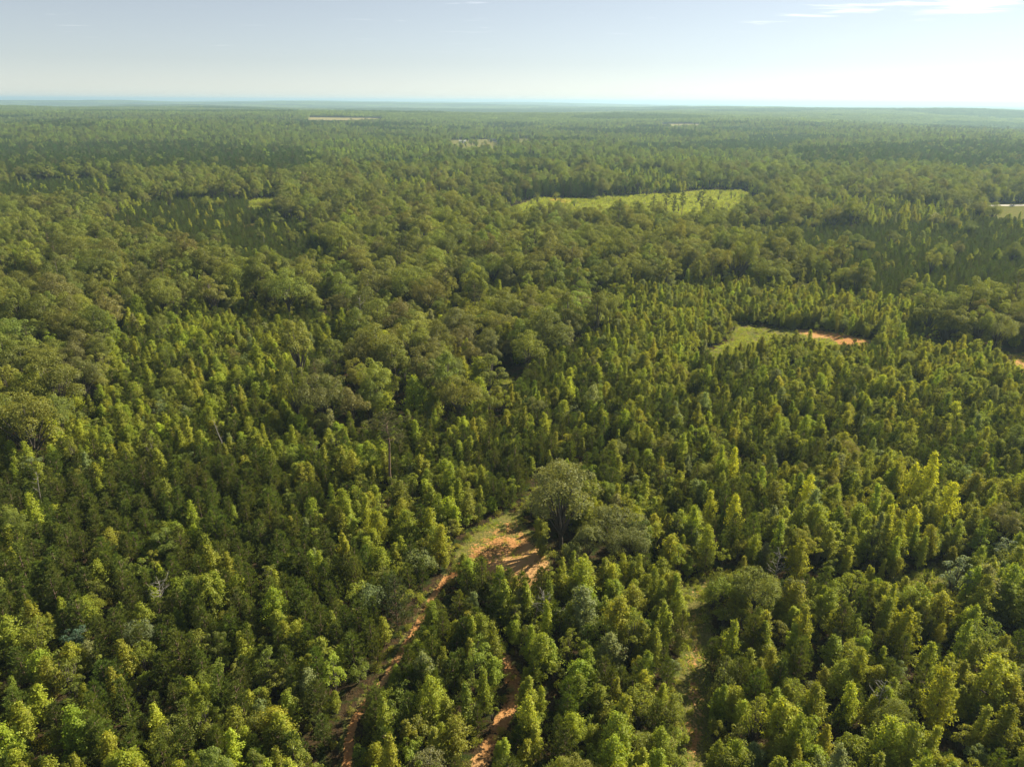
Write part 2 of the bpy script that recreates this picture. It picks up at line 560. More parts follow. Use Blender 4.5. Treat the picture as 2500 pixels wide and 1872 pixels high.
def pine(rng, H, R, density=1.0, bare=0.08):
    """young loblolly: whorls of upturned branches ending in needle tufts, upright candles on top"""
    tr, cr = MB(), MB()
    lean = rng.normal(0, 0.015, 2)
    tr.tube([(0, 0, -0.3), (lean[0] * H * .5, lean[1] * H * .5, H * .5), (lean[0] * H, lean[1] * H, H * .98)], [0.014 * H + .03, 0.009 * H + .02, .02])
    P, D = [], []
    nw = int(1.9 * H * density)
    for w in range(nw):
        f = bare + (1 - bare) * (w + rng.uniform(-.2, .2)) / nw
        f = min(max(f, .05), .985)
        prof = (1 - f) ** 0.5 * min(1, .55 + f * 2.0)
        nb = int(rng.integers(5, 8))
        for b in range(nb):
            az = w * 1.3 + b * 2 * math.pi / nb + rng.normal(0, .3)
            ln = max(.30, R * prof * rng.uniform(.72, 1.2))
            rise = rng.uniform(.25, .55) + .5 * f
            b0 = np.array([lean[0] * H * f, lean[1] * H * f, H * f])
            d = np.array([math.cos(az), math.sin(az), rise]); d /= np.linalg.norm(d)
            if b % 3 == 0 and ln > .7:
                tr.tube([b0, b0 + d * ln * .9], [.03 + .01 * ln, .01], 4)
            nt_ = max(2, int(round(ln * 2.7)))
            for k in range(nt_):
                t = .30 + .78 * (k + rng.uniform(0, .7)) / nt_
                p = b0 + d * ln * t + rng.normal(0, .09 + .05 * ln, 3)
                P.append(p); D.append(norm(d * .75 + np.array([0, 0, .7]) + rng.normal(0, .18, 3)))
    for k in range(8):
        P.append(np.array([lean[0] * H + rng.normal(0, .14), lean[1] * H + rng.normal(0, .14), H * rng.uniform(.93, 1.0)])); D.append(norm(np.array([rng.normal(0, .25), rng.normal(0, .25), 1.0])))
    P = np.array(P); D = np.array(D)
    n = len(P); k = 13
    PP = np.repeat(P, k, 0); DD = np.repeat(D, k, 0)
    dd = norm(DD + rng.normal(0, .52, (n * k, 3)))
    cr.blades(PP - dd * .05, dd, rng.uniform(.32, .62, (n * k, 1)), rng.uniform(.06, .105, (n * k, 1)), rng)
    return tr, cr


def oak(rng, H, R, nl=30, leaf=0.36, per=175, bare=0.28, flat=0.8):
    """broad hardwood: forking limbs, a crown of many rounded leaf masses with gaps between them"""
    tr, cr = MB(), MB()
    fork = H * bare
    tr.tube([(0, 0, -0.4), (rng.normal(0, .1), rng.normal(0, .1), fork * .6), (rng.normal(0, .2), rng.normal(0, .2), fork * 1.25), (0, 0, H * .62)],
            [0.022 * H + .05, 0.018 * H, 0.014 * H, .05 + .003 * H], 7)
    C, O = [], []
    cz = fork + (H - fork) * .50
    hz_ = (H - fork) * .5
    blobs = []
    for i in range(nl):
        for _ in range(20):
            u = rng.normal(0, 1, 3); u /= np.linalg.norm(u)
            if u[2] > -0.55:
                break
        rr = rng.uniform(.62, .86) if i > nl * .2 else rng.uniform(.15, .5)
        wob = 1 + 0.16 * math.sin(3 * math.atan2(u[1], u[0]) + H) + rng.normal(0, .07)
        p = np.array([u[0] * R * rr * wob, u[1] * R * rr * wob, cz + u[2] * hz_ * rr * (1 if u[2] > 0 else flat) * rng.uniform(.9, 1.1)])
        blobs.append((p, rng.uniform(.24, .40) * R * (.85 if u[2] > .6 else 1)))
    for i, (p, r) in enumerate(blobs):
        if i % 2 == 0:
            a = np.array([rng.normal(0, .12), rng.normal(0, .12), fork * rng.uniform(.85, 1.5)])
            mid = a * .45 + p * .55 + np.array([0, 0, .12 * R])
            tr.tube([a, mid, p], [.010 * H + .03, .006 * H + .02, .02], 5)
        m = int(per * (r / (.32 * R)) ** 2 * rng.uniform(.85, 1.15))
        q = norm(rng.normal(0, 1, (m, 3)))
        q[:, 2] = np.where(q[:, 2] < -.3, -q[:, 2], q[:, 2])
        # each mass is itself made of tufts
        nt_ = 9
        tf = norm(rng.normal(0, 1, (nt_, 3)) + np.array([0, 0, .4]))
        near = (q @ tf.T).max(1)
        rad_ = r * (.62 + .42 * np.clip((near - .45) / .55, 0, 1)) * rng.uniform(.82, 1.06, m)
        C.append(p + q * rad_[:, None] * np.array([1, 1, .82])); O.append(q)
    cr.leaves(np.concatenate(C), np.concatenate(O), leaf, rng, up=.35, wild=.75)
    return tr, cr


def tall_pine(rng, H, R, bare=.62, n_br=26):
    """mature loblolly: long bare stem, open flat-topped crown of heavy branches with needle clouds"""
    tr, cr = MB(), MB()
    k1, k2 = rng.normal(0, .012, 2), rng.normal(0, .02, 2)
    pts = [(0, 0, -.4), (k1[0] * H, k1[1] * H, H * .3), (k1[0] * H + k2[0] * H, k1[1] * H + k2[1] * H, H * .65), (k1[0] * H * 1.5, k1[1] * H * 1.5, H * .97)]
    tr.tube(pts, [.012 * H + .03, .010 * H + .02, .008 * H, .04], 7)
    P, D = [], []
    for i in range(n_br):
        f = bare + (1 - bare) * ((i + rng.uniform(0, 1)) / n_br)
        az = i * 2.4 + rng.normal(0, .4)
        u = (f - bare) / (1 - bare)
        ln = R * (0.55 + .75 * u if u < .55 else 1.28 * (1 - u) ** .55) * rng.uniform(.65, 1.2)
        ln = max(ln, .7)
        t0 = (f - .65) / .32 if f > .65 else 0
        b0 = np.array(pts[2]) * (1 - max(t0, 0)) + np.array(pts[3]) * max(t0, 0)
        b0 = np.array([b0[0], b0[1], H * f])
        d = np.array([math.cos(az), math.sin(az), rng.uniform(.0, .45)]); d /= np.linalg.norm(d)
        e = b0 + d * ln + np.array([0, 0, .12 * ln])
        tr.tube([b0, b0 + d * ln * .55 + np.array([0, 0, -.04 * ln]), e], [.05 + .014 * ln, .035, .015], 5)
        for k in range(int(5 + ln * 4.5)):
            t = rng.uniform(.42, 1.08)
            p = b0 * (1 - t) + e * t + rng.normal(0, .30 + .07 * ln, 3) * np.array([1, 1, .55])
            P.append(p); D.append(norm(d * .35 + np.array([0, 0, .6]) + rng.normal(0, .5, 3)))
    P = np.array(P); D = np.array(D); n = len(P); k = 20
    PP = np.repeat(P, k, 0)
    dd = norm(np.repeat(D, k, 0) * .8 + rng.normal(0, .75, (n * k, 3)))
    cr.blades(PP, dd, rng.uniform(.30, .55, (n * k, 1)), rng.uniform(.08, .14, (n * k, 1)), rng)
    return tr, cr


def bush(rng, H, R, n=520, leaf=.2):
    tr, cr = MB(), MB()
    C, O = [], []
    for i in range(9):
        az = i * 2.4 + rng.normal(0, .3)
        rr = R * rng.uniform(.15, .72)
        p = np.array([math.cos(az) * rr, math.sin(az) * rr, H * rng.uniform(.35, .66)])
        tr.tube([(0, 0, -.1), p * .6, p], [.03, .02, .01], 4)
        r = R * rng.uniform(.32, .5)
        m = n // 9
        q = norm(rng.normal(0, 1, (m, 3)))
        c = p + q * np.array([r, r, r * .8 * H / R * .55 + .12]) * rng.uniform(.65, 1.15, (m, 1))
        c[:, 2] = np.maximum(c[:, 2], .05)
        C.append(c); O.append(q)
    cr.leaves(np.concatenate(C), np.concatenate(O), leaf, rng, up=.4)
    return tr, cr


def snag(rng, H, spread=.28, n=15, lean=(0, 0), lo=.3, twig=True):
    """dead tree: bare forked limbs and twigs"""
    tr, br = MB(), MB()
    L_ = np.array([lean[0], lean[1], 0.])
    tr.tube([(0, 0, -.3), L_ * H * .4 + (0, 0, H * .4), L_ * H * .75 + (rng.normal(0, .1), rng.normal(0, .1), H * .75), L_ * H + (0, 0, H)], [.011 * H + .05, .009 * H + .03, .006 * H + .01, .015], 6)
    for i in range(n):
        f = lo + (.97 - lo) * (i + rng.uniform(0, 1)) / n
        az = i * 2.4 + rng.normal(0, .5)
        ln = H * spread * (1.05 - .6 * f) * rng.uniform(.6, 1.25)
        b0 = L_ * H * f + np.array([0, 0, H * f])
        d = np.array([math.cos(az), math.sin(az), rng.uniform(.3, 1.0)]); d /= np.linalg.norm(d)
        m1 = b0 + d * ln * .5 + rng.normal(0, .05 * ln, 3)
        e = b0 + d * ln + rng.normal(0, .08 * ln, 3)
        br.tube([b0, m1, e], [.03 + .012 * ln, .02 + .006 * ln, .010], 4)
        if twig:
            for k in range(4):
                t = rng.uniform(.35, .95)
                s = b0 * (1 - t) + e * t
                dd = norm(d + rng.normal(0, .6, 3))
                br.tube([s, s + dd * ln * rng.uniform(.25, .5)], [.022, .008], 3)
    return tr, br


# prototypes: kind -> list of (trunk mesh, crown mesh, joined mesh, height, radius)
PROTO = {}


def join_mesh(name, tr, cr, mt, mc):
    b = MB()
    nq = sum(len(a) for a in tr.q); ntr = sum(len(a) for a in tr.t)
    off = tr.n
    b.v = tr.v + cr.v
    b.q = tr.q + [a + off for a in cr.q]
    b.t = tr.t + [a + off for a in cr.t]
    b.n = tr.n + cr.n

    def mi(a, c):
        r = np.ones(a + c); r[:nq] = 0; r[a:a + ntr] = 0
        return r
    return b.mesh(name, [mt, mc], mi)


def add_kind(kind, makers, mt, mc):
    PROTO[kind] = []
    coll = bpy.data.collections.new('source_' + kind)
    for i, (fn, H, R) in enumerate(makers):
        tr, cr = fn()
        a = tr.mesh(kind + '_trunk', [mt]); b = cr.mesh(kind + '_crown', [mc])
        j = join_mesh('%s_%02d' % (kind, i), tr, cr, mt, mc)
        o = bpy.data.objects.new('%s_%02d' % (kind, i), j)
        coll.objects.link(o)
        PROTO[kind].append((a, b, j, H, R))
    PROTO[kind + '/c'] = coll


def R_(s):
    return np.random.default_rng(s)


_g = R_(41)
add_kind('sweetgum', [(lambda s=s, H=H, R=R, t=t: (gum_pair(R_(100 + s), H, R * .85, t) if s % 3 == 1 else gum(R_(100 + s), H, R, taper=t)), H, R) for s, (H, R, t) in enumerate(
    [(8.2, 2.2, .62), (7.4, 2.5, .5), (9.2, 2.1, .7), (8.0, 1.8, .62), (6.8, 2.3, .45), (8.6, 2.7, .55), (8.8, 1.4, .55), (7.8, 2.0, .75), (6.6, 1.9, .6), (8.4, 2.4, .42), (7.2, 1.6, .5)])], M_BARK, M_LEAF)
add_kind('pine', [(lambda s=s, H=H, R=R: pine(R_(200 + s), H, R), H, R) for s, (H, R) in enumerate(
    [(7.4, 2.4), (6.7, 2.5), (8.2, 2.3), (7.2, 2.1), (6.2, 2.2), (7.6, 2.8), (6.9, 1.8), (8.0, 2.0), (5.8, 2.4)])], M_PINEBARK, M_NEEDLE)
add_kind('oak', [(lambda s=s, H=H, R=R, nl=nl, fl=fl, ba=ba: oak(R_(300 + s), H, R, nl, leaf=.29, per=270, flat=fl, bare=ba), H, R) for s, (H, R, nl, fl, ba) in enumerate(
    [(15, 5.2, 30, .8, .24), (17, 6.0, 54, .95, .14), (14, 4.6, 26, .9, .2), (19, 5.0, 34, 1.0, .25), (16, 6.6, 38, .6, .3), (18, 4.2, 30, 1.0, .2), (15, 4.0, 24, 1.0, .18), (17, 5.6, 48, .85, .14), (13, 5.4, 28, .8, .22)])], M_BARK, M_OAK)
add_kind('round_tree', [(lambda s=s, H=H, R=R, nl=nl: oak(R_(400 + s), H, R, nl, leaf=.215, per=95, bare=.10, flat=1.0), H, R) for s, (H, R, nl) in enumerate(
    [(6.4, 2.0, 20), (7.4, 2.4, 24), (5.6, 1.9, 18), (8.4, 2.2, 26), (6.6, 2.6, 24), (7.0, 1.7, 18), (5.2, 2.2, 18), (7.8, 2.7, 26)])], M_BARK, M_LEAF)
add_kind('tall_pine', [(lambda s=s, H=H, R=R, b=b: tall_pine(R_(500 + s), H, R, b), H, R) for s, (H, R, b) in enumerate(
    [(24, 4.3, .66), (21, 3.6, .52), (23, 3.4, .45), (19, 3.2, .4)])], M_PINEBARK, M_NEEDLE)
add_kind('shrub', [(lambda s=s, H=H, R=R: bush(R_(600 + s), H, R), H, R) for s, (H, R) in enumerate(
    [(1.8, 1.5), (2.4, 1.6), (1.4, 1.3), (2.8, 1.9)])], M_BARK, M_LEAF)


# ------------------------------------------------------------------ ground sheet and named ground patches
def masks(x, y):
    d_tr = seg_dist(x, y, TRACK)
    d_sp = seg_dist(x, y, SPUR)
    d_gr = seg_dist(x, y, GRASSY)
    d_bk = seg_dist(x, y, BACKWAY)
    c = sdf(x, y, CLEARING)
    dirt = sstep(1.25, .35, d_tr) * .9
    dirt = np.maximum(dirt, sstep(2.0, .4, d_sp) * .75)
    dirt = np.maximum(dirt, sstep(3.0, .4, np.abs(d_gr - .0)) * (.28 + .22 * sstep(112, 80, y)))
    dirt = np.maximum(dirt, sstep(.55, .15, np.abs(d_gr - .85)) * .60)          # wheel lines
    # the clearing is bare on its sunlit lower half and grassy along its upper side
    cx, cy_ = CLEARING.mean(0)
    lean = ((x - cx) * .75 - (y - cy_) * .9) / 9
    dirt = np.maximum(dirt, sstep(2.0, -2.0, c) * np.clip(.66 + .22 * lean, .36, .95))
    dirt = np.maximum(dirt, sstep(4, -3, sdf(x, y, GLADE_DIRT)) * .95)
    dirt = np.maximum(dirt, sstep(4, -2, sdf(x, y, EDGE_DIRT)) * .6)
    dirt = np.maximum(dirt, sstep(4, -2, sdf(x, y, RED_GAP)) * .9)
    dirt = np.maximum(dirt, sstep(6, -3, sdf(x, y, MEADOW_DIRT)) * .8)
    grass = sstep(4.5, 1.0, d_gr)
    grass = np.maximum(grass, sstep(2.6, 1.0, d_tr) * .5)
    grass = np.maximum(grass, sstep(1.6, .3, d_bk) * .8)
    grass = np.maximum(grass, sstep(2.5, -1.5, c))
    for P in (GLADE, MEADOW, NOOK, LANE, YARD_A, YARD_B, POCKET, EDGE_DIRT):
        w = 4 if P is not YARD_A and P is not YARD_B else 12
        grass = np.maximum(grass, sstep(w, -w * .5, sdf(x, y, P)))
    tan = np.maximum(sstep(20, -10, sdf(x, y, FIELD_A)), sstep(20, -10, sdf(x, y, FIELD_B)))
    tan = np.maximum(tan, .46 * sstep(12, -6, sdf(x, y, YARD_A)))
    return dirt, grass, tan


def sheet(name, X, Y, F, lift, keep=None):
    x, y = X.ravel(), Y.ravel()
    Z = height(x, y) + lift
    me = bpy.data.meshes.new(name)
    if keep is not None:
        F = F[keep]
    used = np.unique(F)
    remap = np.zeros(len(x), int); remap[used] = np.arange(len(used))
    V = np.stack([x, y, Z], 1)[used]
    F = remap[F]
    me.vertices.add(len(V)); me.vertices.foreach_set('co', V.astype(np.float32).ravel())
    me.loops.add(F.size); me.loops.foreach_set('vertex_index', F.astype(np.int32).ravel())
    me.polygons.add(len(F)); me.polygons.foreach_set('loop_start', (np.arange(len(F)) * 4).astype(np.int32))
    me.polygons.foreach_set('use_smooth', np.ones(len(F), bool))
    me.update(calc_edges=True)
    dm, gm, tm = masks(V[:, 0], V[:, 1])
    for nm, arr in (('dirt', dm), ('grass', gm), ('tan', tm)):
        a = me.attributes.new(nm, 'FLOAT', 'POINT'); a.data.foreach_set('value', arr.astype(np.float32))
    me.materials.append(M_GROUND)
    return tag(link(name, me), kind='structure')


def grid(xs, ys):
    X, Y = np.meshgrid(xs, ys)
    nx, ny = len(xs), len(ys)
    i = (np.arange(ny - 1)[:, None] * nx + np.arange(nx - 1)[None]).ravel()
    return X, Y, np.stack([i, i + 1, i + 1 + nx, i + nx], 1)


def grow(a, step, k, end):
    o = [a]
    while o[-1] < end:
        step *= k; o.append(o[-1] + step)
    return o


ysn = list(np.arange(24, 300, 1.6))
ys = np.array([-3000, -800, -200, -60, -20, 5] + ysn + grow(ysn[-1] + 1.6, 1.6, 1.045, 42000))
xsp = list(np.arange(0, 190, 1.7)); xsp = xsp + grow(xsp[-1] + 1.7, 1.7, 1.06, 42000)
xs = np.array([-v for v in xsp[:0:-1]] + xsp)
gx, gy, gf = grid(xs, ys)
tag(sheet('ground', gx, gy, gf, 0.0), 'dark leaf-littered forest floor rolling out to the horizon', 'ground')


def strip(name, P, width, step, lift, label):
    """a path sheet following the polyline P"""
    P = np.asarray(P)
    s = np.concatenate([[0], np.cumsum(np.hypot(*np.diff(P, axis=0).T))])
    t = np.arange(0, s[-1], step)
    cx = np.interp(t, s, P[:, 0]); cy_ = np.interp(t, s, P[:, 1])
    k = np.ones(5) / 5
    cx[2:-2] = np.convolve(cx, k, 'valid'); cy_[2:-2] = np.convolve(cy_, k, 'valid')
    tx, ty = np.gradient(cx), np.gradient(cy_)
    ln = np.hypot(tx, ty); nx_, ny_ = -ty / ln, tx / ln
    w = np.linspace(-.5, .5, 7) * width
    X = cx[:, None] + nx_[:, None] * w; Y = cy_[:, None] + ny_[:, None] * w
    n, c = X.shape
    i = (np.arange(n - 1)[:, None] * c + np.arange(c - 1)[None]).ravel()
    F = np.stack([i, i + 1, i + 1 + c, i + c], 1)
    return tag(sheet(name, X, Y, F, lift), label, 'path')


def patch(name, P, step, lift, label, cat, pad=3):
    x0, y0 = P.min(0) - pad; x1, y1 = P.max(0) + pad
    X, Y, F = grid(np.arange(x0, x1 + step, step), np.arange(y0, y1 + step, step))
    keep = (sdf(X.ravel(), Y.ravel(), P) < pad)[F].all(1)
    return tag(sheet(name, X, Y, F, lift, keep), label, cat)


strip('dirt_track', TRACK, 7.0, 1.0, .05, 'red clay track winding down from the bare clearing through young trees')
strip('dirt_track', SPUR, 6.0, 1.0, .05, 'short red clay track half hidden by trees at the bottom edge')
strip('grass_track', GRASSY, 9.0, 1.0, .05, 'wide grassy logging track with worn earth bending below the big oak')
strip('grass_track', BACKWAY, 6.5, 1.0, .05, 'narrow grassy way passing behind the big oak')
patch('bare_ground', CLEARING, 1.0, .09, 'sunlit bare orange clay clearing beside the big oak', 'clearing')
patch('glade', GLADE, 2.0, .09, 'bright grassy glade with a strip of red clay along its far side', 'clearing')
patch('meadow', MEADOW, 5.0, .12, 'yellow-green overgrown meadow dotted with tall pines', 'meadow', 6)
patch('field', FIELD_A, 40.0, .5, 'pale mown field far off below the horizon', 'field', 40)
patch('field', FIELD_B, 40.0, .5, 'thin pale field strip far off under a dark ridge', 'field', 40)
patch('yard_lawn', YARD_A, 8.0, .3, 'sunlit straw-coloured yard of the far farmhouses', 'yard', 12)


# ------------------------------------------------------------------ scatter of trees
def scatter_group():
    g = bpy.data.node_groups.new('place_copies', 'GeometryNodeTree')
    g.interface.new_socket('Geometry', in_out='INPUT', socket_type='NodeSocketGeometry')
    g.interface.new_socket('Source', in_out='INPUT', socket_type='NodeSocketCollection')
    g.interface.new_socket('Geometry', in_out='OUTPUT', socket_type='NodeSocketGeometry')
    n, l = g.nodes.new, g.links.new
    gi, go = n('NodeGroupInput'), n('NodeGroupOutput')
    ci = n('GeometryNodeCollectionInfo'); ci.inputs['Separate Children'].default_value = True; ci.inputs['Reset Children'].default_value = True
    l(gi.outputs['Source'], ci.inputs['Collection'])
    mp_ = n('GeometryNodeMeshToPoints'); l(gi.outputs['Geometry'], mp_.inputs['Mesh'])
    ip = n('GeometryNodeInstanceOnPoints'); ip.inputs['Pick Instance'].default_value = True

    def at(nm, ty):
        a = n('GeometryNodeInputNamedAttribute'); a.data_type = ty; a.inputs['Name'].default_value = nm
        return a.outputs['Attribute']
    l(mp_.outputs[0], ip.inputs['Points']); l(ci.outputs[0], ip.inputs['Instance'])
    l(at('which', 'INT'), ip.inputs['Instance Index'])
    e = n('FunctionNodeEulerToRotation'); l(at('turn', 'FLOAT_VECTOR'), e.inputs[0]); l(e.outputs[0], ip.inputs['Rotation'])
    l(at('size', 'FLOAT_VECTOR'), ip.inputs['Scale'])
    l(ip.outputs[0], go.inputs[0])
    return g


SCATTER = scatter_group()


def stuff(name, T, coll, label, cat):
    """one object holding every copy listed in T = dict(p, turn, size, which, tint)"""
    n = len(T['p'])
    me = bpy.data.meshes.new(name)
    me.vertices.add(n); me.vertices.foreach_set('co', T['p'].astype(np.float32).ravel())
    for nm, ty, key, fld in (('turn', 'FLOAT_VECTOR', 'turn', 'vector'), ('size', 'FLOAT_VECTOR', 'size', 'vector'), ('which', 'INT', 'which', 'value')):
        a = me.attributes.new(nm, ty, 'POINT')
        arr = T[key].astype(np.int32 if ty == 'INT' else np.float32).ravel()
        a.data.foreach_set(fld, arr)
    a = me.attributes.new('tint', 'FLOAT_COLOR', 'POINT')
    a.data.foreach_set('color', np.concatenate([T['tint'], np.ones((n, 1))], 1).astype(np.float32).ravel())
    o = tag(link(name, me), label, cat, kind='stuff')
    md = o.modifiers.new('copies', 'NODES'); md.node_group = SCATTER
    md[[i.identifier for i in SCATTER.interface.items_tree if i.name == 'Source'][0]] = coll
    return o


TAN_H = math.tan(rad(HFOV / 2))


def jgrid(y0, y1, s, side, jit=.42):
    """jittered points over the widening field of view between two distances, with a margin"""
    out = []
    y = y0
    row = 0
    while y < y1:
        w = TAN_H * 1.06 * y + side
        x = np.arange(-w, w, s) + (row % 2) * s * .5
        out.append(np.stack([x, np.full(len(x), y)], 1))
        y += s * .9; row += 1
    P = np.concatenate(out)
    return P + RNG.uniform(-jit, jit, P.shape) * s


TREES = {k: [] for k in ('sweetgum', 'pine', 'oak', 'round_tree', 'tall_pine', 'shrub')}

BASE = {
    'pine': np.array([.078, .102, .016]), 'sweetgum': np.array([.138, .158, .016]), 'oak': np.array([.106, .122, .022]),
    'round_tree': np.array([.104, .124, .018]), 'tall_pine': np.array([.075, .088, .030]), 'shrub': np.array([.130, .142, .018])}
GOLD = np.array([.225, .235, .018])
GREY = np.array([.105, .125, .075])
OLIVE = np.array([.105, .100, .036])


def tints(kind, x, y, rng):
    n = len(x)
    b = np.repeat(BASE[kind][None], n, 0) * rng.lognormal(0, .16, (n, 1))
    patchy = vnoise(x, y, 22, 51) * .6 + vnoise(x, y, 90, 52) * .4
    g = np.clip(rng.uniform(-.9, .75, n) + (patchy - .5) * 1.3 + .22 * sstep(0, 70, x) * (y < 330) - .15 * sstep(-10, -60, x) * (y < 330), 0, 1)[:, None]
    if kind in ('sweetgum', 'round_tree', 'oak', 'shrub'):
        k = {'sweetgum': .55, 'round_tree': .32, 'oak': .30, 'shrub': .5}[kind]
        b = b * (1 - g * k) + GOLD * .9 * g * k
        s = (rng.uniform(0, 1, n) < (.05 if kind != 'oak' else .14))[:, None]
        b = np.where(s, b * .35 + (GREY if kind != 'oak' else OLIVE) * .65, b)
    else:
        b = b * (1 - g * .25) + np.array([.11, .13, .03]) * g * .25
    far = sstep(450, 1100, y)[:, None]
    b = b * (1 - far + far * np.array([.98, 1.14, 1.15]))  # distant leaves greener and lighter: haze and sun effect put into their colour
    return b * 1.06 * (rng.uniform(.92, 1.08, (n, 3)))


def grow_trees(kind, P, smin, smax, rng, shade=1.0):
    if not len(P):
        return
    n = len(P)
    x, y = P[:, 0], P[:, 1]
    s = rng.uniform(smin, smax, n)
    if kind not in ('shrub', 'tall_pine'):
        s = s * (1 + .04 * sstep(150, 85, y))
    if kind != 'tall_pine' and y.min() < 130:
        # the track was cut wide on its lower side: only low growth stands there
        dd = np.hypot(x, y)
        hh = np.array([p[3] for p in PROTO[kind]]).mean()
        lim = np.full(n, 99.)
        for t in np.arange(.5, 8.1, .75):
            on = seg_dist(x + x / dd * t, y + y / dd * t, TRACK_SEEN) < .6
            lim = np.where(on, np.minimum(lim, t * 80 / dd), lim)
        lim = np.where(vnoise(x, y, 3.5, 64) > .62, 99., lim + .5)
        s = np.minimum(s, np.maximum(lim / hh, .3))
    s = s * (1 - .34 * sstep(4.5, .5, open_gap(x, y)) * (y < 330))     # shorter growth along tracks and clearings
    wide = 1.16 if kind == 'sweetgum' else 1.0
    TREES[kind].append(dict(
        p=np.stack([x, y, height(x, y) - .05], 1),
        turn=np.stack([rng.normal(0, .03, n), rng.normal(0, .03, n), rng.uniform(0, 6.283, n)], 1),
        size=np.stack([s * wide * rng.uniform(.82, 1.2, n), s * wide * rng.uniform(.82, 1.2, n), s * rng.uniform(.84, 1.18, n)], 1),
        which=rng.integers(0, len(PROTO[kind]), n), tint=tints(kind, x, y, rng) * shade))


HERO = []      # hand-placed trees: kind, (x, y), scale, variant, tint, label
HERO_XY = []


def hero(kind, pxy, zc, scale, which, tint, label, name=None, group=None):
    tint = tuple(float(v) for v in tint)
    x, y = G(pxy[0], pxy[1], zc)
    HERO.append((kind, (x, y), scale, which, np.array(tint), label, name, group))
    HERO_XY.append((x, y, PROTO[kind][which][4] * scale[0] if kind in PROTO else 1.0))


# --- landmark trees, each where the photograph has it
OAKC = (.122, .130, .040)
hero('oak', (1214, 1090), 9.5, (1.28, 1.16, 1.15), 7, OAKC, 'huge grey-green oak towering over the bare orange clearing', 'oak_tree')
hero('oak', (1326, 1140), 6, (1.0, .92, .80), 8, (.108, .118, .034), 'broad olive oak leaning against the huge oak, away from the clearing', 'oak_tree')
hero('oak', (1268, 1180), 4.5, (.70, .70, .66), 2, (.115, .128, .036), 'smaller round oak at the foot of the huge oak', 'oak_tree')
hero('oak', (1352, 1188), 4, (.62, .66, .55), 4, (.108, .12, .034), 'low spreading oak at the lower end of the huge oak clump')
hero('sweetgum', (1168, 1135), 4, (.85, .85, .78), 4, (.15, .165, .02), 'leafy yellow-green sweetgum at the foot of the huge oak, edging the clearing')
hero('sweetgum', (1172, 1178), 2.5, (.75, .75, .6), 1, (.12, .14, .02), 'short yellow-green sweetgum below the huge oak beside the bare clay')
hero('round_tree', (1236, 1205), 3, (.95, .95, .9), 1, (.08, .10, .024), 'bushy dark tree under the huge oak behind the bare clay')
hero('round_tree', (1382, 1170), 4, (1.15, 1.15, 1.1), 3, (.075, .10, .026), 'dense green round tree on the far flank of the leaning oak')
hero('tall_pine', (838, 918), 17, (1.05, 1.05, .82), 0, (.085, .088, .040), 'lone tall pine with a long bare stem rising from young trees', 'tall_pine_tree')
GOLDS = [((1966, 1050), 6, 1.15, 0, 'golden sweetgum just beside the tallest one of the bright golden group'),
         ((2006, 1046), 6, 1.2, 2, 'tallest golden sweetgum in the bright group beyond the grassy track'),
         ((2047, 1090), 6, 1.05, 5, 'yellow-green sweetgum on the outer side of the golden group'),
         ((1918, 1128), 6, 1.0, 3, 'slim bright golden sweetgum standing just before the golden group'),
         ((1976, 1118), 6, .95, 1, 'yellow-topped sweetgum directly below the two tallest golden ones'),
         ((1587, 1000), 6, 1.0, 3, 'slim gold-tipped sweetgum up beyond the huge oak'),
         ((1588, 1105), 6, 1.0, 0, 'gold-tipped sweetgum midway between the huge oak and the golden group'),
         ((1533, 1088), 6, .95, 3, 'slim yellow sweetgum next to the gold-tipped one past the huge oak'),
         ((1748, 1060), 6, 1.0, 0, 'yellow-green pointed sweetgum midway from the huge oak to the golden group'),
         ((2029, 1510), 6, 1.1, 5, 'broad yellow-topped sweetgum near the lower right corner'),
         ((1956, 1350), 6, 1.0, 1, 'bright yellow sweetgum uphill of the pale forked snag'),
         ((1728, 1205), 5, .95, 1, 'round-topped yellow-green sweetgum just beyond the grassy cross track')]
for pxy, zc, s, w, lab in GOLDS:
    hero('sweetgum', pxy, zc, (s * 1.15, s * 1.15, s * 1.22), w, GOLD * (RNG.uniform(1.1, 1.3) if pxy[1] < 1150 else .75), lab, 'sweetgum_tree')
hero('round_tree', (2065, 1250), 5, (1.1, 1.1, 1.2), 3, (.125, .155, .105), 'silvery grey-green tree below the golden sweetgum group', 'round_tree')
hero('round_tree', (2182, 1195), 5, (1.1, 1.1, 1.1), 1, (.125, .155, .105), 'silvery grey-green tree at the right edge beyond the golden group', 'round_tree')
hero('round_tree', (160, 1370), 4, (.9, .9, .9), 0, (.06, .10, .07), 'bluish green round tree among pines near the lower left', 'round_tree')
hero('pine', (855, 1310), 4, (1.35, 1.35, 1.25), 5, (.066, .082, .034), 'big dusty green pine beside the red clay track', 'pine_tree')
hero('oak', (2020, 466), 8, (.75, .75, .7), 6, (.30, .30, .20), 'pale whitish-leaved tree standing in the far pine plantation')
hero('oak', (1700, 462), 8, (.6, .6, .8), 6, (.20, .15, .05), 'tawny yellow-brown tree at the near edge of the far pine plantation')
hero('oak', (1240, 660), 10, (1.05, 1.05, .95), 4, (.115, .105, .04), 'broad brownish-olive oak crowning the middle of the hardwood belt')
hero('oak', (1150, 670), 10, (.95, .95, .95), 0, (.11, .11, .04), 'dull olive oak standing before the broad brownish oak of the belt')
hero('oak', (985, 700), 10, (1.1, 1.1, .95), 1, (.105, .112, .036), 'wide olive oak in front of the hardwood belt above the dim pocket')
hero('oak', (1060, 745), 9, (.95, .95, .9), 2, (.10, .108, .036), 'olive oak overhanging the dim pocket of open ground')
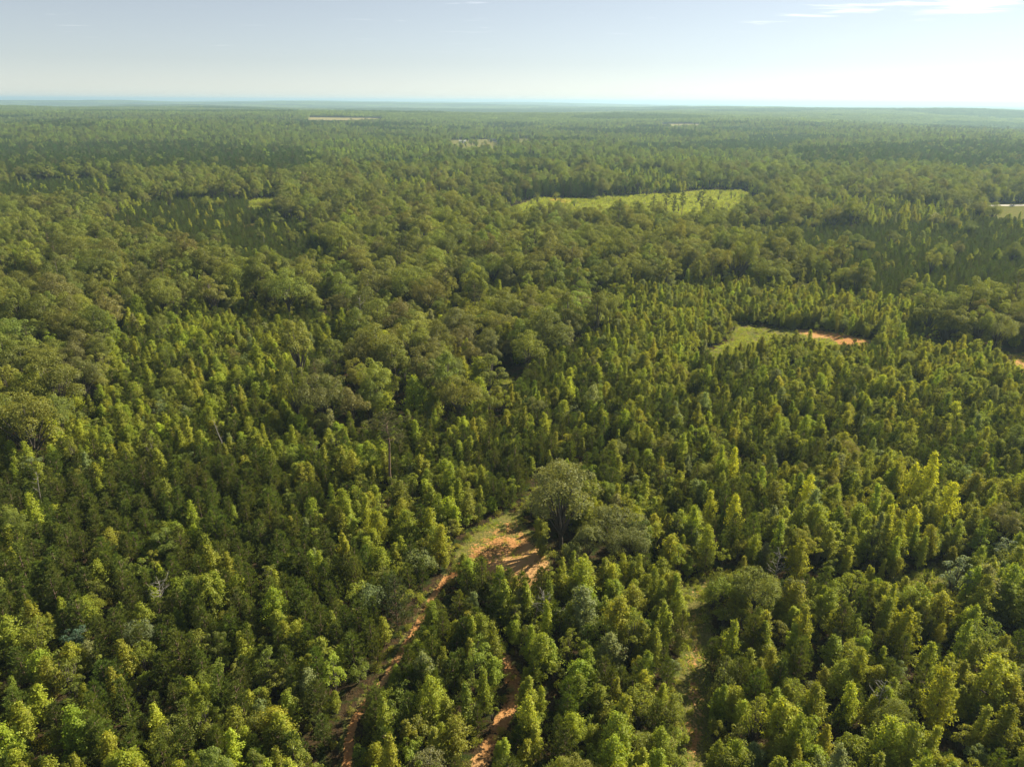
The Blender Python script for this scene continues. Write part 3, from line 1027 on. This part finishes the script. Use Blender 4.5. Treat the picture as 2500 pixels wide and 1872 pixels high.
# pines and trees standing in the meadow
for k, (pxy, w, s) in enumerate([((1338, 440), 3, .85), ((1378, 448), 1, .8), ((1412, 440), 2, .8), ((1440, 436), 2, .95), ((1455, 440), 3, 1.0), ((1475, 437), 1, .95), ((1515, 440), 2, 1.0), ((1533, 438), 3, .9)]):
    hero('tall_pine', pxy, 13, (s, s, s), w, (.058, .075, .030), ['first', 'second', 'third', 'fourth', 'fifth', 'sixth', 'seventh', 'eighth'][k] + ' of the tall dark pines along the meadow, counting from its dirt patch', 'tall_pine_tree', 'tall pines in the far meadow')

HX = np.array(HERO_XY)


def clear_of_heroes(P, f=.75, extra=.9):
    d = np.hypot(P[:, None, 0] - HX[None, :, 0], P[:, None, 1] - HX[None, :, 1])
    return (d > HX[None, :, 2] * f + extra).all(1)


rg = R_(77)
# young wood, near: pines, sweetgums and small round-headed trees
P = jgrid(34, 430, 2.4, 30)
z = zone(P[:, 0], P[:, 1]); gap = open_gap(P[:, 0], P[:, 1])
edge = .9 + rg.uniform(0, 1.1, len(P))
P = P[(z == ZY) & (gap > edge) & (rg.uniform(0, 1, len(P)) < .95 - .12 * sstep(160, 85, P[:, 1]) - .26 * (vnoise(P[:, 0], P[:, 1], 6.5, 63) > .66) * (P[:, 1] < 170))]
P = P[clear_of_heroes(P)]
mixn = vnoise(P[:, 0], P[:, 1], 16, 61) * .55 + vnoise(P[:, 0], P[:, 1], 60, 62) * .45
pxl, pyl, _ = project(P[:, 0], P[:, 1], height(P[:, 0], P[:, 1]))
pine_w = np.clip(.46 + (mixn - .5) * 1.7 - .16 * sstep(-20, 60, P[:, 0]) + .14 * sstep(10, -50, P[:, 0]) * sstep(170, 110, P[:, 1]), .04, .93)
u = rg.uniform(0, 1, len(P))
grow_trees('pine', P[u < pine_w], .68, 1.02, rg)
rest = P[u >= pine_w]
u = rg.uniform(0, 1, len(rest))
grow_trees('sweetgum', rest[u < .60], .60, 1.06, rg)
grow_trees('round_tree', rest[(u >= .60) & (u < .985)], .58, 1.02, rg)
grow_trees('oak', rest[u >= .985], .40, .58, rg)
# brush in the gaps
P = jgrid(34, 300, 4.4, 20)
gap = open_gap(P[:, 0], P[:, 1])
P = P[(zone(P[:, 0], P[:, 1]) == ZY) & (gap > .7)]
grow_trees('shrub', P, .5, 1.0, rg)
P = jgrid(45, 330, 1.9, 10)
gap = open_gap(P[:, 0], P[:, 1])
P = P[(gap > -.6) & (gap < 1.8) & (rg.uniform(0, 1, len(P)) < .30)]
grow_trees('shrub', P, .35, .85, rg)
P = jgrid(190, 330, 3.2, 10)
P = P[inside(P[:, 0], P[:, 1], GLADE) & (sdf(P[:, 0], P[:, 1], GLADE_DIRT) > 2) & (rg.uniform(0, 1, len(P)) < .10 + .5 * (vnoise(P[:, 0], P[:, 1], 12, 91) > .62))]
grow_trees('shrub', P, .35, .9, rg)
P = jgrid(480, 900, 6.5, 10)
P = P[(inside(P[:, 0], P[:, 1], MEADOW) | inside(P[:, 0], P[:, 1], NOOK)) & (rg.uniform(0, 1, len(P)) < .12 + .5 * (vnoise(P[:, 0], P[:, 1], 30, 92) > .66))]
grow_trees('shrub', P, .4, 1.3, rg)

P = jgrid(480, 900, 11, 10)
P = P[inside(P[:, 0], P[:, 1], MEADOW) & (rg.uniform(0, 1, len(P)) < .08 + .55 * sstep(28, 4, -sdf(P[:, 0], P[:, 1], MEADOW)) * (P[:, 1] < 690))]
grow_trees('round_tree', P, .6, 1.4, rg)
for Y_ in (YARD_A, YARD_B):
    P = jgrid(1300, 2600, 22, 10)
    P = P[inside(P[:, 0], P[:, 1], Y_) & (rg.uniform(0, 1, len(P)) < .22)]
    grow_trees('oak', P, .6, .9, rg)
# hardwoods, near and far
for (y0, y1, sp, sm, sx, side) in ((60, 900, 6.9, .66, 1.16, 40), (900, 2600, 7.4, .50, .95, 60)):
    P = jgrid(y0, y1, sp, side, .46)
    z = zone(P[:, 0], P[:, 1]); gap = open_gap(P[:, 0], P[:, 1])
    P = P[(z == ZH) & (gap > 3.0)]
    P = P[clear_of_heroes(P, .8, 2)]
    u = rg.uniform(0, 1, len(P))
    kind_n = vnoise(P[:, 0], P[:, 1], 45, 71)
    o_ = (u < .62)
    grow_trees('oak', P[o_], sm, sx, rg)
    s_ = (~o_) & (u < .62 + .26)
    grow_trees('sweetgum', P[s_], 1.0, 1.6 if y0 < 500 else 1.35, rg)
    r_ = (u >= .88) & (u < .965)
    grow_trees('round_tree', P[r_], 1.0, 1.5 if y0 < 500 else 1.3, rg)
    grow_trees('tall_pine', P[u >= .965], .65, .9, rg)
    # in-fill below and between the big crowns
    if y0 < 500:
        P = jgrid(y0, y1, 4.6, side, .46)
        z = zone(P[:, 0], P[:, 1]); gap = open_gap(P[:, 0], P[:, 1])
        P = P[(z == ZH) & (gap > 2.0) & (rg.uniform(0, 1, len(P)) < .38)]
        u = rg.uniform(0, 1, len(P))
        grow_trees('sweetgum', P[u < .55], .7, 1.25, rg)
        grow_trees('round_tree', P[u >= .55], .7, 1.3, rg)
# planted pines
for (y0, y1, sp, sm, sx) in ((60, 1000, 3.3, .68, .92), (1000, 2600, 6.2, .95, 1.25)):
    P = jgrid(y0, y1, sp, 40, .3)
    z = zone(P[:, 0], P[:, 1]); gap = open_gap(P[:, 0], P[:, 1])
    P = P[(z == ZP) & (gap > 2)]
    u = rg.uniform(0, 1, len(P))
    grow_trees('pine', P[u < .95], sm, sx, rg, np.array([.90, .95, 1.05]))
    grow_trees('oak', P[u > .992], .5, .8, rg)
    grow_trees('sweetgum', P[(u > .955) & (u < .985)], .8, 1.2, rg)
# old pine stands and far young stands
P = jgrid(430, 2600, 6.0, 60, .4)
z = zone(P[:, 0], P[:, 1]); gap = open_gap(P[:, 0], P[:, 1])
Q = P[(z == ZO) & (gap > 4)]
u = rg.uniform(0, 1, len(Q))
grow_trees('pine', Q[u < .8], 1.5, 2.0, rg, np.array([.78, .86, 1.0]))
grow_trees('tall_pine', Q[(u >= .8) & (u < .93)], .62, .8, rg)
grow_trees('oak', Q[u >= .93], .8, 1.0, rg)
Q = P[(z == ZY) & (gap > 3)]
u = rg.uniform(0, 1, len(Q))
grow_trees('sweetgum', Q[u < .6], 1.0, 1.5, rg)
grow_trees('pine', Q[(u >= .6)], 1.0, 1.5, rg)

ALL = {}
for k, v in TREES.items():
    ALL[k] = {f: np.concatenate([d[f] for d in v]) for f in v[0]}

# ------------------------------------------------------------------ the trees one can pick out become things; the rest of each kind is one mass
OBJ_NAME = {'sweetgum': 'sweetgum_tree', 'pine': 'pine_tree', 'oak': 'oak_tree', 'round_tree': 'round_tree', 'tall_pine': 'tall_pine_tree', 'shrub': 'shrub'}
CAT = {'sweetgum': 'sweetgum', 'pine': 'pine tree', 'oak': 'oak tree', 'round_tree': 'tree', 'tall_pine': 'pine tree', 'shrub': 'shrub'}
QUOTA = {'sweetgum': 280, 'pine': 290, 'oak': 230, 'round_tree': 280, 'tall_pine': 30, 'shrub': 60}
GROUP = {'sweetgum': 'young sweetgums in the mixed wood', 'pine': 'young pines in the mixed wood', 'oak': 'oaks of the hardwood belt', 'round_tree': 'small round-headed trees in the mixed wood',
         'tall_pine': 'tall pines above the canopy', 'shrub': 'shrubs along the open ground'}


def make_tree(kind, xyz, turn, size, which, tint):
    a, b, _, _, _ = PROTO[kind][which]
    e = bpy.data.objects.new(OBJ_NAME[kind], None)
    e.empty_display_size = .5
    COL.objects.link(e)
    e.location = xyz; e.rotation_euler = turn; e.scale = size
    link('stem' if kind == 'shrub' else 'trunk', a, e)
    c = link('foliage' if kind == 'shrub' else 'crown', b, e)
    c['tint'] = [float(t) for t in tint]
    return e


LANDMARKS = [('the huge oak', G(1240, 1225)), ('the bare orange clearing', tuple(CLEARING.mean(0))), ('the lone tall pine', G(855, 1050)),
             ('the golden sweetgum group', G(1985, 1160)), ('the red clay track', G(880, 1390)), ('the grassy track', G(1500, 1400)),
             ('the bare-branched snag', G(340, 1330)), ('the leaning pale trunk', G(497, 985)), ('the sunlit glade', tuple(GLADE.mean(0))),
             ('the pale forked snag', G(1900, 1590)), ('the short clay track', G(1080, 1570)), ('the bluish round tree', G(160, 1420)),
             ('the silvery tree', G(2065, 1290)), ('the twiggy grey snag', G(1175, 1375)), ('the tall dead tree', G(776, 720)),
             ('the far meadow', tuple(MEADOW.mean(0))), ('the small yellow nook', tuple(NOOK.mean(0))), ('the tiny red gap', tuple(RED_GAP.mean(0))), ('the leafless far tree', G(1905, 470)), ('the dim pocket', tuple(POCKET.mean(0))), ('the thin leaning snag', G(75, 1090)), ('the tangled grey snag', G(1677, 1260))]
LXY = np.array([p for _, p in LANDMARKS])
ORD = ['first', 'second', 'third', 'fourth', 'fifth', 'sixth', 'seventh', 'eighth', 'ninth', 'tenth', 'eleventh', 'twelfth', 'thirteenth', 'fourteenth', 'fifteenth', 'sixteenth', 'seventeenth', 'eighteenth', 'nineteenth', 'twentieth']
for _t in ('twenty', 'thirty', 'forty'):
    ORD += ['%s-%s' % (_t, o) for o in ORD[:9]] + [{'twenty': 'thirtieth', 'thirty': 'fortieth', 'forty': 'fiftieth'}[_t]]


def look_words(kind, size, tint, which):
    H = PROTO[kind][which][3] * size[2]
    ref = {'sweetgum': 7.8, 'pine': 6.9, 'oak': 13.5, 'round_tree': 6.6, 'tall_pine': 16, 'shrub': 1.4}[kind]
    big = 'tall' if H > ref * 1.12 else ('low' if H < ref * .88 else 'middling')
    if kind == 'shrub':
        big = 'large' if H > ref else 'small'
    r, g, b = tint
    if b > .055:
        col = 'greyish'
    elif r > g * .93:
        col = 'yellow-green'
    elif g > .115:
        col = 'bright green'
    elif g < .066:
        col = 'dark green'
    else:
        col = 'mid-green'
    word = {'sweetgum': 'pointed sweetgum', 'pine': 'pine', 'oak': 'oak', 'round_tree': 'round-headed tree', 'tall_pine': 'bare-stemmed pine', 'shrub': 'shrub'}[kind]
    return '%s %s %s' % (big, col, word)


SOURCE_MASS = {'sweetgum': ('sweetgum_woodland', 'green mass of further sweetgums and poplars filling the wood'), 'pine': ('pine_woodland', 'dark mass of further young pines filling the plantation'),
               'oak': ('oak_woodland', 'rounded mass of further hardwood crowns out to the far slopes'), 'round_tree': ('thicket_woodland', 'mass of further small round-headed trees between the pines'),
               'tall_pine': ('tall_pine_woodland', 'scattered further tall pines above the far hardwoods'), 'shrub': ('undergrowth', 'low brush filling the gaps under the young trees')}
USED = {}
for kind, T in ALL.items():
    p = T['p']
    H = np.array([PROTO[kind][w][3] for w in range(len(PROTO[kind]))])[T['which']] * T['size'][:, 2]
    ux, uy, dep = project(p[:, 0], p[:, 1], p[:, 2] + H * .8)
    ok = (ux > 10) & (ux < 2202) & (uy > 300) & (uy < 1646)
    score = np.where(ok, H / dep, -1)
    if kind == 'shrub':
        gp = open_gap(p[:, 0], p[:, 1])
        score = np.where(gp < 2.2, score, -1)
    order = np.argsort(-score)[:QUOTA[kind]]
    order = order[score[order] > 0]
    info = []
    for i in order:
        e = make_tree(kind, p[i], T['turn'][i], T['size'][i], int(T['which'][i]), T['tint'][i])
        d = np.hypot(LXY[:, 0] - p[i, 0], LXY[:, 1] - p[i, 1])
        a = int(np.argmin(d))
        v = p[i, :2] - LXY[a]
        best, bj = -9, None
        for j in range(len(LXY)):
            if j != a:
                w = LXY[j] - LXY[a]
                c = float(v @ w) / (np.linalg.norm(v) * np.linalg.norm(w) + 1e-6)
                if c > best:
                    best, bj = c, j
        info.append((look_words(kind, T['size'][i], T['tint'][i], int(T['which'][i])), a, bj, d[a], e))
    buckets = {}
    for t in info:
        buckets.setdefault(t[:3], []).append(t)
    for (lw, a, bj), L2 in buckets.items():
        L2.sort(key=lambda t: t[3])
        for k, t in enumerate(L2):
            lab = '%s, %s from %s toward %s' % (lw, ORD[min(k, 49)], LANDMARKS[a][0], LANDMARKS[bj][0])
            tag(t[4], lab, CAT[kind], GROUP[kind])
    left = np.ones(len(p), bool); left[order] = False
    nm, lab = SOURCE_MASS[kind]
    stuff(nm, {f: v[left] for f, v in T.items()}, PROTO[kind + '/c'], lab, 'woodland' if kind != 'shrub' else 'undergrowth')

for kind, (x, y), sc, which, tint, lab, nm, grp in HERO:
    e = make_tree(kind, (x, y, float(height(x, y)) - .05), (0, 0, RNG.uniform(0, 6.28)), sc, which, tint)
    tag(e, lab, CAT[kind], grp or GROUP[kind])

# ------------------------------------------------------------------ dead trees
DEAD = [((340, 1300), 4, 8.0, .42, 22, (.1, .05), .35, 'bare-branched grey snag sprawling among young pines'),
        ((487, 935), 8, 11.0, .10, 8, (-.26, .1), .3, 'leaning pale dead trunk poking out of the dark wood'),
        ((776, 665), 13, 17.0, .26, 16, (.02, .0), .45, 'tall dead tree with stubby bare limbs before the hardwoods'),
        ((1175, 1310), 6, 8.5, .34, 20, (0, .05), .4, 'twiggy grey snag in the thicket below the clearing'),
        ((1677, 1218), 5, 7.5, .34, 18, (.05, .0), .3, 'tangled grey snag just past the grassy cross track'),
        ((1900, 1500), 6, 9.0, .30, 14, (.03, -.03), .4, 'pale forked snag standing low among the trees of the lower corner'),
        ((1905, 440), 10, 16.0, .36, 24, (0, 0), .3, 'leafless grey-brown tree at the edge of the far pine plantation'),
        ((1525, 436), 11, 16.0, .22, 14, (0, 0), .4, 'spindly dead pine in the sunny end of the meadow'),
        ((570, 520), 6, 10.0, .08, 6, (0, 0), .5, 'pale bare pole of a dead tree in the dark gap'),
        ((75, 1045), 6, 9.0, .18, 10, (.12, 0), .4, 'thin pale snag leaning near the edge of the dull hardwoods')]
for k, (pxy, zc, H, spr, n, ln, lo, lab) in enumerate(DEAD):
    x, y = G(pxy[0], pxy[1], zc)
    tr, br = snag(R_(900 + k), H, spr, n, ln, lo)
    e = bpy.data.objects.new('dead_tree', None); COL.objects.link(e)
    e.location = (x, y, float(height(x, y)) - .05)
    link('trunk', tr.mesh('dead_trunk', [M_DEAD]), e); link('bare_limbs', br.mesh('dead_limbs', [M_DEAD]), e)
    tag(e, lab, 'dead tree', 'dead trees')

# ------------------------------------------------------------------ grass
gb = bpy.data.collections.new('source_grass')
for k in range(3):
    rr = R_(700 + k)
    b = MB()
    n = 26
    c = np.stack([rr.normal(0, .28, n), rr.normal(0, .28, n), np.full(n, -.02)], 1)
    d = norm(np.stack([rr.normal(0, .35, n), rr.normal(0, .35, n), np.ones(n)], 1))
    b.blades(c, d, rr.uniform(.3, .75, (n, 1)), rr.uniform(.05, .09, (n, 1)), rr)
    gb.objects.link(bpy.data.objects.new('grass_%02d' % k, b.mesh('grass_%02d' % k, [M_GRASS])))
P = jgrid(45, 330, .75, 5, .5)
dm, gm, _ = masks(P[:, 0], P[:, 1])
pr = np.clip(gm - dm * .9, 0, 1) * .75 * np.clip(1.5 * vnoise(P[:, 0], P[:, 1], 4, 81), 0, 1)
P = P[(rg.uniform(0, 1, len(P)) < pr)]
P2 = jgrid(480, 900, 2.6, 5, .5)
P2 = P2[inside(P2[:, 0], P2[:, 1], MEADOW) | inside(P2[:, 0], P2[:, 1], NOOK)]
n1_, n2_ = len(P), len(P2)
P = np.concatenate([P, P2])
n = len(P)
s = rg.uniform(.5, 1.2, n); s[n1_:] *= 2.6
gt = np.array([.125, .160, .030])[None] * rg.lognormal(0, .2, (n, 1)) + rg.uniform(0, .06, (n, 1)) * np.array([1, .8, .2])
stuff('grass', dict(p=np.stack([P[:, 0], P[:, 1], height(P[:, 0], P[:, 1]) + .05], 1), turn=np.stack([np.zeros(n), np.zeros(n), rg.uniform(0, 6.28, n)], 1),
                    size=np.stack([s, s, s], 1), which=rg.integers(0, 3, n), tint=gt), gb, 'sunlit grass and weeds on the tracks, glade and meadow', 'grass')

# ------------------------------------------------------------------ far woods: whole groves, then broad sweeps of wood
def grove(rng, W, n, hmin, hmax, rmin, rmax, faces):
    b = MB()
    g = int(math.sqrt(n))
    for i in range(g):
        for j in range(g):
            x = (i + .5 + rng.uniform(-.45, .45)) / g * W - W / 2
            y = (j + .5 + rng.uniform(-.45, .45)) / g * W - W / 2
            H = rng.uniform(hmin, hmax); R = rng.uniform(rmin, rmax)
            q = norm(rng.normal(0, 1, (faces, 3))); q[:, 2] = np.abs(q[:, 2]) * 1.1 - .15
            bumps = norm(rng.normal(0, 1, (6, 3)))
            k = .75 + .3 * np.clip((q @ bumps.T).max(1), 0, 1)
            c = np.array([x, y, H * .55]) + q * np.stack([R * k, R * k, H * .45 * k], 1)
            b.leaves(c, norm(q), R * .62, rng, up=.4, wild=.7, aspect=.8)
    return b


add = {}
for nm, specs in (('grove', [(40, 30, 8, 17, 2.8, 4.8, 46)] * 4), ('sweep', [(170, 400, 9, 19, 4.0, 6.5, 16)] * 3)):
    coll = bpy.data.collections.new('source_' + nm)
    for k, sp in enumerate(specs):
        o = bpy.data.objects.new('%s_%02d' % (nm, k), grove(R_(800 + k), *sp).mesh(nm, [M_OAK]))
        coll.objects.link(o)
    add[nm] = coll


def far_cover(y0, y1, s, coll, nvar, name, label, k):
    P = jgrid(y0, y1, s, s, .12)
    x, y = P[:, 0], P[:, 1]
    keep = np.ones(len(P), bool)
    for A in (FIELD_A, FIELD_B, YARD_A, YARD_B):
        keep &= sdf(x, y, A) > s * .45
    x, y = x[keep], y[keep]
    n = len(x)
    q = vnoise(x, y, 500, 95) * .6 + vnoise(x, y, 1500, 96) * .4
    old = q > .55
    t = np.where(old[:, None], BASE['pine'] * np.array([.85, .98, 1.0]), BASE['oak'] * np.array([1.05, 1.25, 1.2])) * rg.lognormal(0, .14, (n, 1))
    sc = rg.uniform(.9, 1.15, n) * k
    stuff(name, dict(p=np.stack([x, y, height(x, y) - .5], 1), turn=np.stack([np.zeros(n), np.zeros(n), rg.integers(0, 4, n) * math.pi / 2], 1),
                     size=np.stack([np.full(n, k), np.full(n, k), sc * np.where(old, 1.12, .95)], 1), which=rg.integers(0, nvar, n), tint=t), coll, label, 'woodland')


far_cover(2590, 7000, 38, add['grove'], 4, 'far_woodland', 'hazy green woodland beyond the far farmhouses', 1.0)
far_cover(7000, 34000, 165, add['sweep'], 3, 'horizon_woodland', 'blue hazy wooded ridges along the horizon', 1.0)

# ------------------------------------------------------------------ farmhouses, lane and car, far off
def box_mesh(name, x0, x1, y0, y1, z0, z1, mat):
    me = bpy.data.meshes.new(name)
    v = [(x, y, z) for z in (z0, z1) for x, y in ((x0, y0), (x1, y0), (x1, y1), (x0, y1))]
    me.from_pydata(v, [], [(3, 2, 1, 0), (4, 5, 6, 7), (0, 1, 5, 4), (1, 2, 6, 5), (2, 3, 7, 6), (3, 0, 4, 7)])
    me.materials.append(mat)
    return me


def prism_mesh(name, prof, x0, x1, mat):
    """a (y, z) outline run along x"""
    n = len(prof)
    v = [(x0, a, b) for a, b in prof] + [(x1, a, b) for a, b in prof]
    f = [tuple(range(n - 1, -1, -1)), tuple(range(n, 2 * n))] + [(i, (i + 1) % n, n + (i + 1) % n, n + i) for i in range(n)]
    me = bpy.data.meshes.new(name); me.from_pydata(v, [], f); me.materials.append(mat)
    return me


M_WALL = simple_mat('painted_boards', (.62, .60, .55), (.72, .70, .66), 2)
M_ROOFPALE = simple_mat('tin_roof', (.36, .36, .35), (.48, .48, .47), 3, .6)
M_ROOFDARK = simple_mat('shingle_roof', (.09, .085, .08), (.15, .14, .13), 3)
M_PANE = simple_mat('window_pane', (.04, .05, .06), (.07, .08, .09), 2, .15)
M_DOOR = simple_mat('door_paint', (.18, .09, .05), (.22, .12, .07), 2)
M_GRAVEL = simple_mat('pale_gravel', (.42, .39, .35), (.56, .53, .48), .4)
M_CARWHITE = simple_mat('white_car_paint', (.78, .78, .77), (.82, .82, .81), 1, .3)
M_TYRE = simple_mat('tyre_rubber', (.02, .02, .02), (.035, .035, .035), 4)
M_RIM = simple_mat('wheel_metal', (.4, .4, .4), (.5, .5, .5), 4, .4)
for (pxy, roof, W, D, turn, lab) in (((999, 309), M_ROOFPALE, 14, 9, .15, 'small farmhouse with a pale tin roof in the straw-coloured yard'),
                                     ((1066, 306), M_ROOFDARK, 16, 10, -.2, 'small farmhouse with a dark shingle roof at the edge of the yard')):
    x, y = G(*pxy)
    h = bpy.data.objects.new('farmhouse', None); COL.objects.link(h)
    h.location = (x, y, float(height(x, y))); h.rotation_euler = (0, 0, turn)
    link('wall', prism_mesh('farmhouse_wall', [(-D / 2, -1), (D / 2, -1), (D / 2, 3.2), (0, 5.6), (-D / 2, 3.2)], -W / 2, W / 2, M_WALL), h)
    rf = link('roof', prism_mesh('farmhouse_roof', [(-D / 2 - .6, 3.0), (0, 5.75), (D / 2 + .6, 3.0), (D / 2 + .6, 3.22), (0, 5.98), (-D / 2 - .6, 3.22)], -W / 2 - .5, W / 2 + .5, roof), h)
    link('chimney', box_mesh('chimney', W * .2, W * .2 + .9, -.45, .45, 5.2, 7.0, M_DOOR), rf)
    link('door', box_mesh('house_door', -.5, .5, -D / 2 - .06, -D / 2 - .003, .1, 2.2, M_DOOR), h)
    for k in (-.36, -.2, .2, .36):
        link('window', box_mesh('house_window', W * k - .6, W * k + .6, -D / 2 - .05, -D / 2 - .003, 1.0, 2.3, M_PANE), h)
    tag(h, lab, 'house', 'far farmhouses')

LANE_LINE = poly([(2085, 445), (2140, 444.5), (2200, 444), (2280, 443)])
lane = strip('gravel_lane', LANE_LINE, 6.5, 3.0, .25, 'pale gravel lane crossing the sunny gap in the far trees')
lane.data.materials.clear(); lane.data.materials.append(M_GRAVEL)
x, y = G(2186, 447)
car = bpy.data.objects.new('parked_car', None); COL.objects.link(car)
car.location = (x, y, float(height(x, y)) + .25); car.rotation_euler = (0, 0, .35)
link('body', prism_mesh('car_body', [(-.95, .3), (.95, .3), (.95, .85), (.86, .98), (-.86, .98), (-.95, .85)], -2.3, 2.3, M_CARWHITE), car)
cab = bpy.data.meshes.new('car_cabin')
cab.from_pydata([(-1.6, -.84, .98), (1.0, -.84, .98), (1.0, .84, .98), (-1.6, .84, .98), (-1.2, -.68, 1.55), (.35, -.68, 1.55), (.35, .68, 1.55), (-1.2, .68, 1.55)], [],
                [(3, 2, 1, 0), (4, 5, 6, 7), (0, 1, 5, 4), (1, 2, 6, 5), (2, 3, 7, 6), (3, 0, 4, 7)])
cab.materials.append(M_PANE)
link('windows', cab, car)
link('roof', box_mesh('car_roof', -1.22, .37, -.7, .7, 1.553, 1.61, M_CARWHITE), car)
for wx in (-1.45, 1.45):
    for sy in (-1, 1):
        b = MB(); b.tube([(wx, sy * .98, .33), (wx, sy * .74, .33)], [.33, .33], 12)
        wh = link('wheel', b.mesh('car_tyre', [M_TYRE]), car)
        b = MB(); b.tube([(wx, sy * .985, .33), (wx, sy * 1.0, .33)], [.2, .19], 10)
        link('rim', b.mesh('car_rim', [M_RIM]), wh)
for sy in (-.62, .62):
    link('headlight', box_mesh('car_headlight', 2.302, 2.34, sy - .2, sy + .2, .62, .78, M_RIM), car)
tag(car, 'white car parked on the far gravel lane', 'car')

# ------------------------------------------------------------------ air
bm_v = [(-40000, -3500), (40000, -3500), (40000, 43000), (-40000, 43000)]
zb, zt = -260.0, 112.0
me = bpy.data.meshes.new('haze')
me.from_pydata([(a, b, zb) for a, b in bm_v] + [(a, b, zt) for a, b in bm_v], [],
               [(3, 2, 1, 0), (4, 5, 6, 7), (0, 1, 5, 4), (1, 2, 6, 5), (2, 3, 7, 6), (3, 0, 4, 7)])
hm, hn, hl = node_mat('haze_air')
pv = hn('ShaderNodeVolumePrincipled')
pv.inputs['Color'].default_value = (0.54, 0.80, 1.0, 1)
pv.inputs['Density'].default_value = 1.1e-4
pv.inputs['Anisotropy'].default_value = 0.3
ho = hn('ShaderNodeOutputMaterial'); hl(pv.outputs[0], ho.inputs['Volume'])
me.materials.append(hm)
tag(link('haze', me), 'thin bluish summer haze over the whole woodland', 'haze', kind='stuff')
print('TREES', {k: len(v['p']) for k, v in ALL.items()}, 'objects', len(SC.objects))
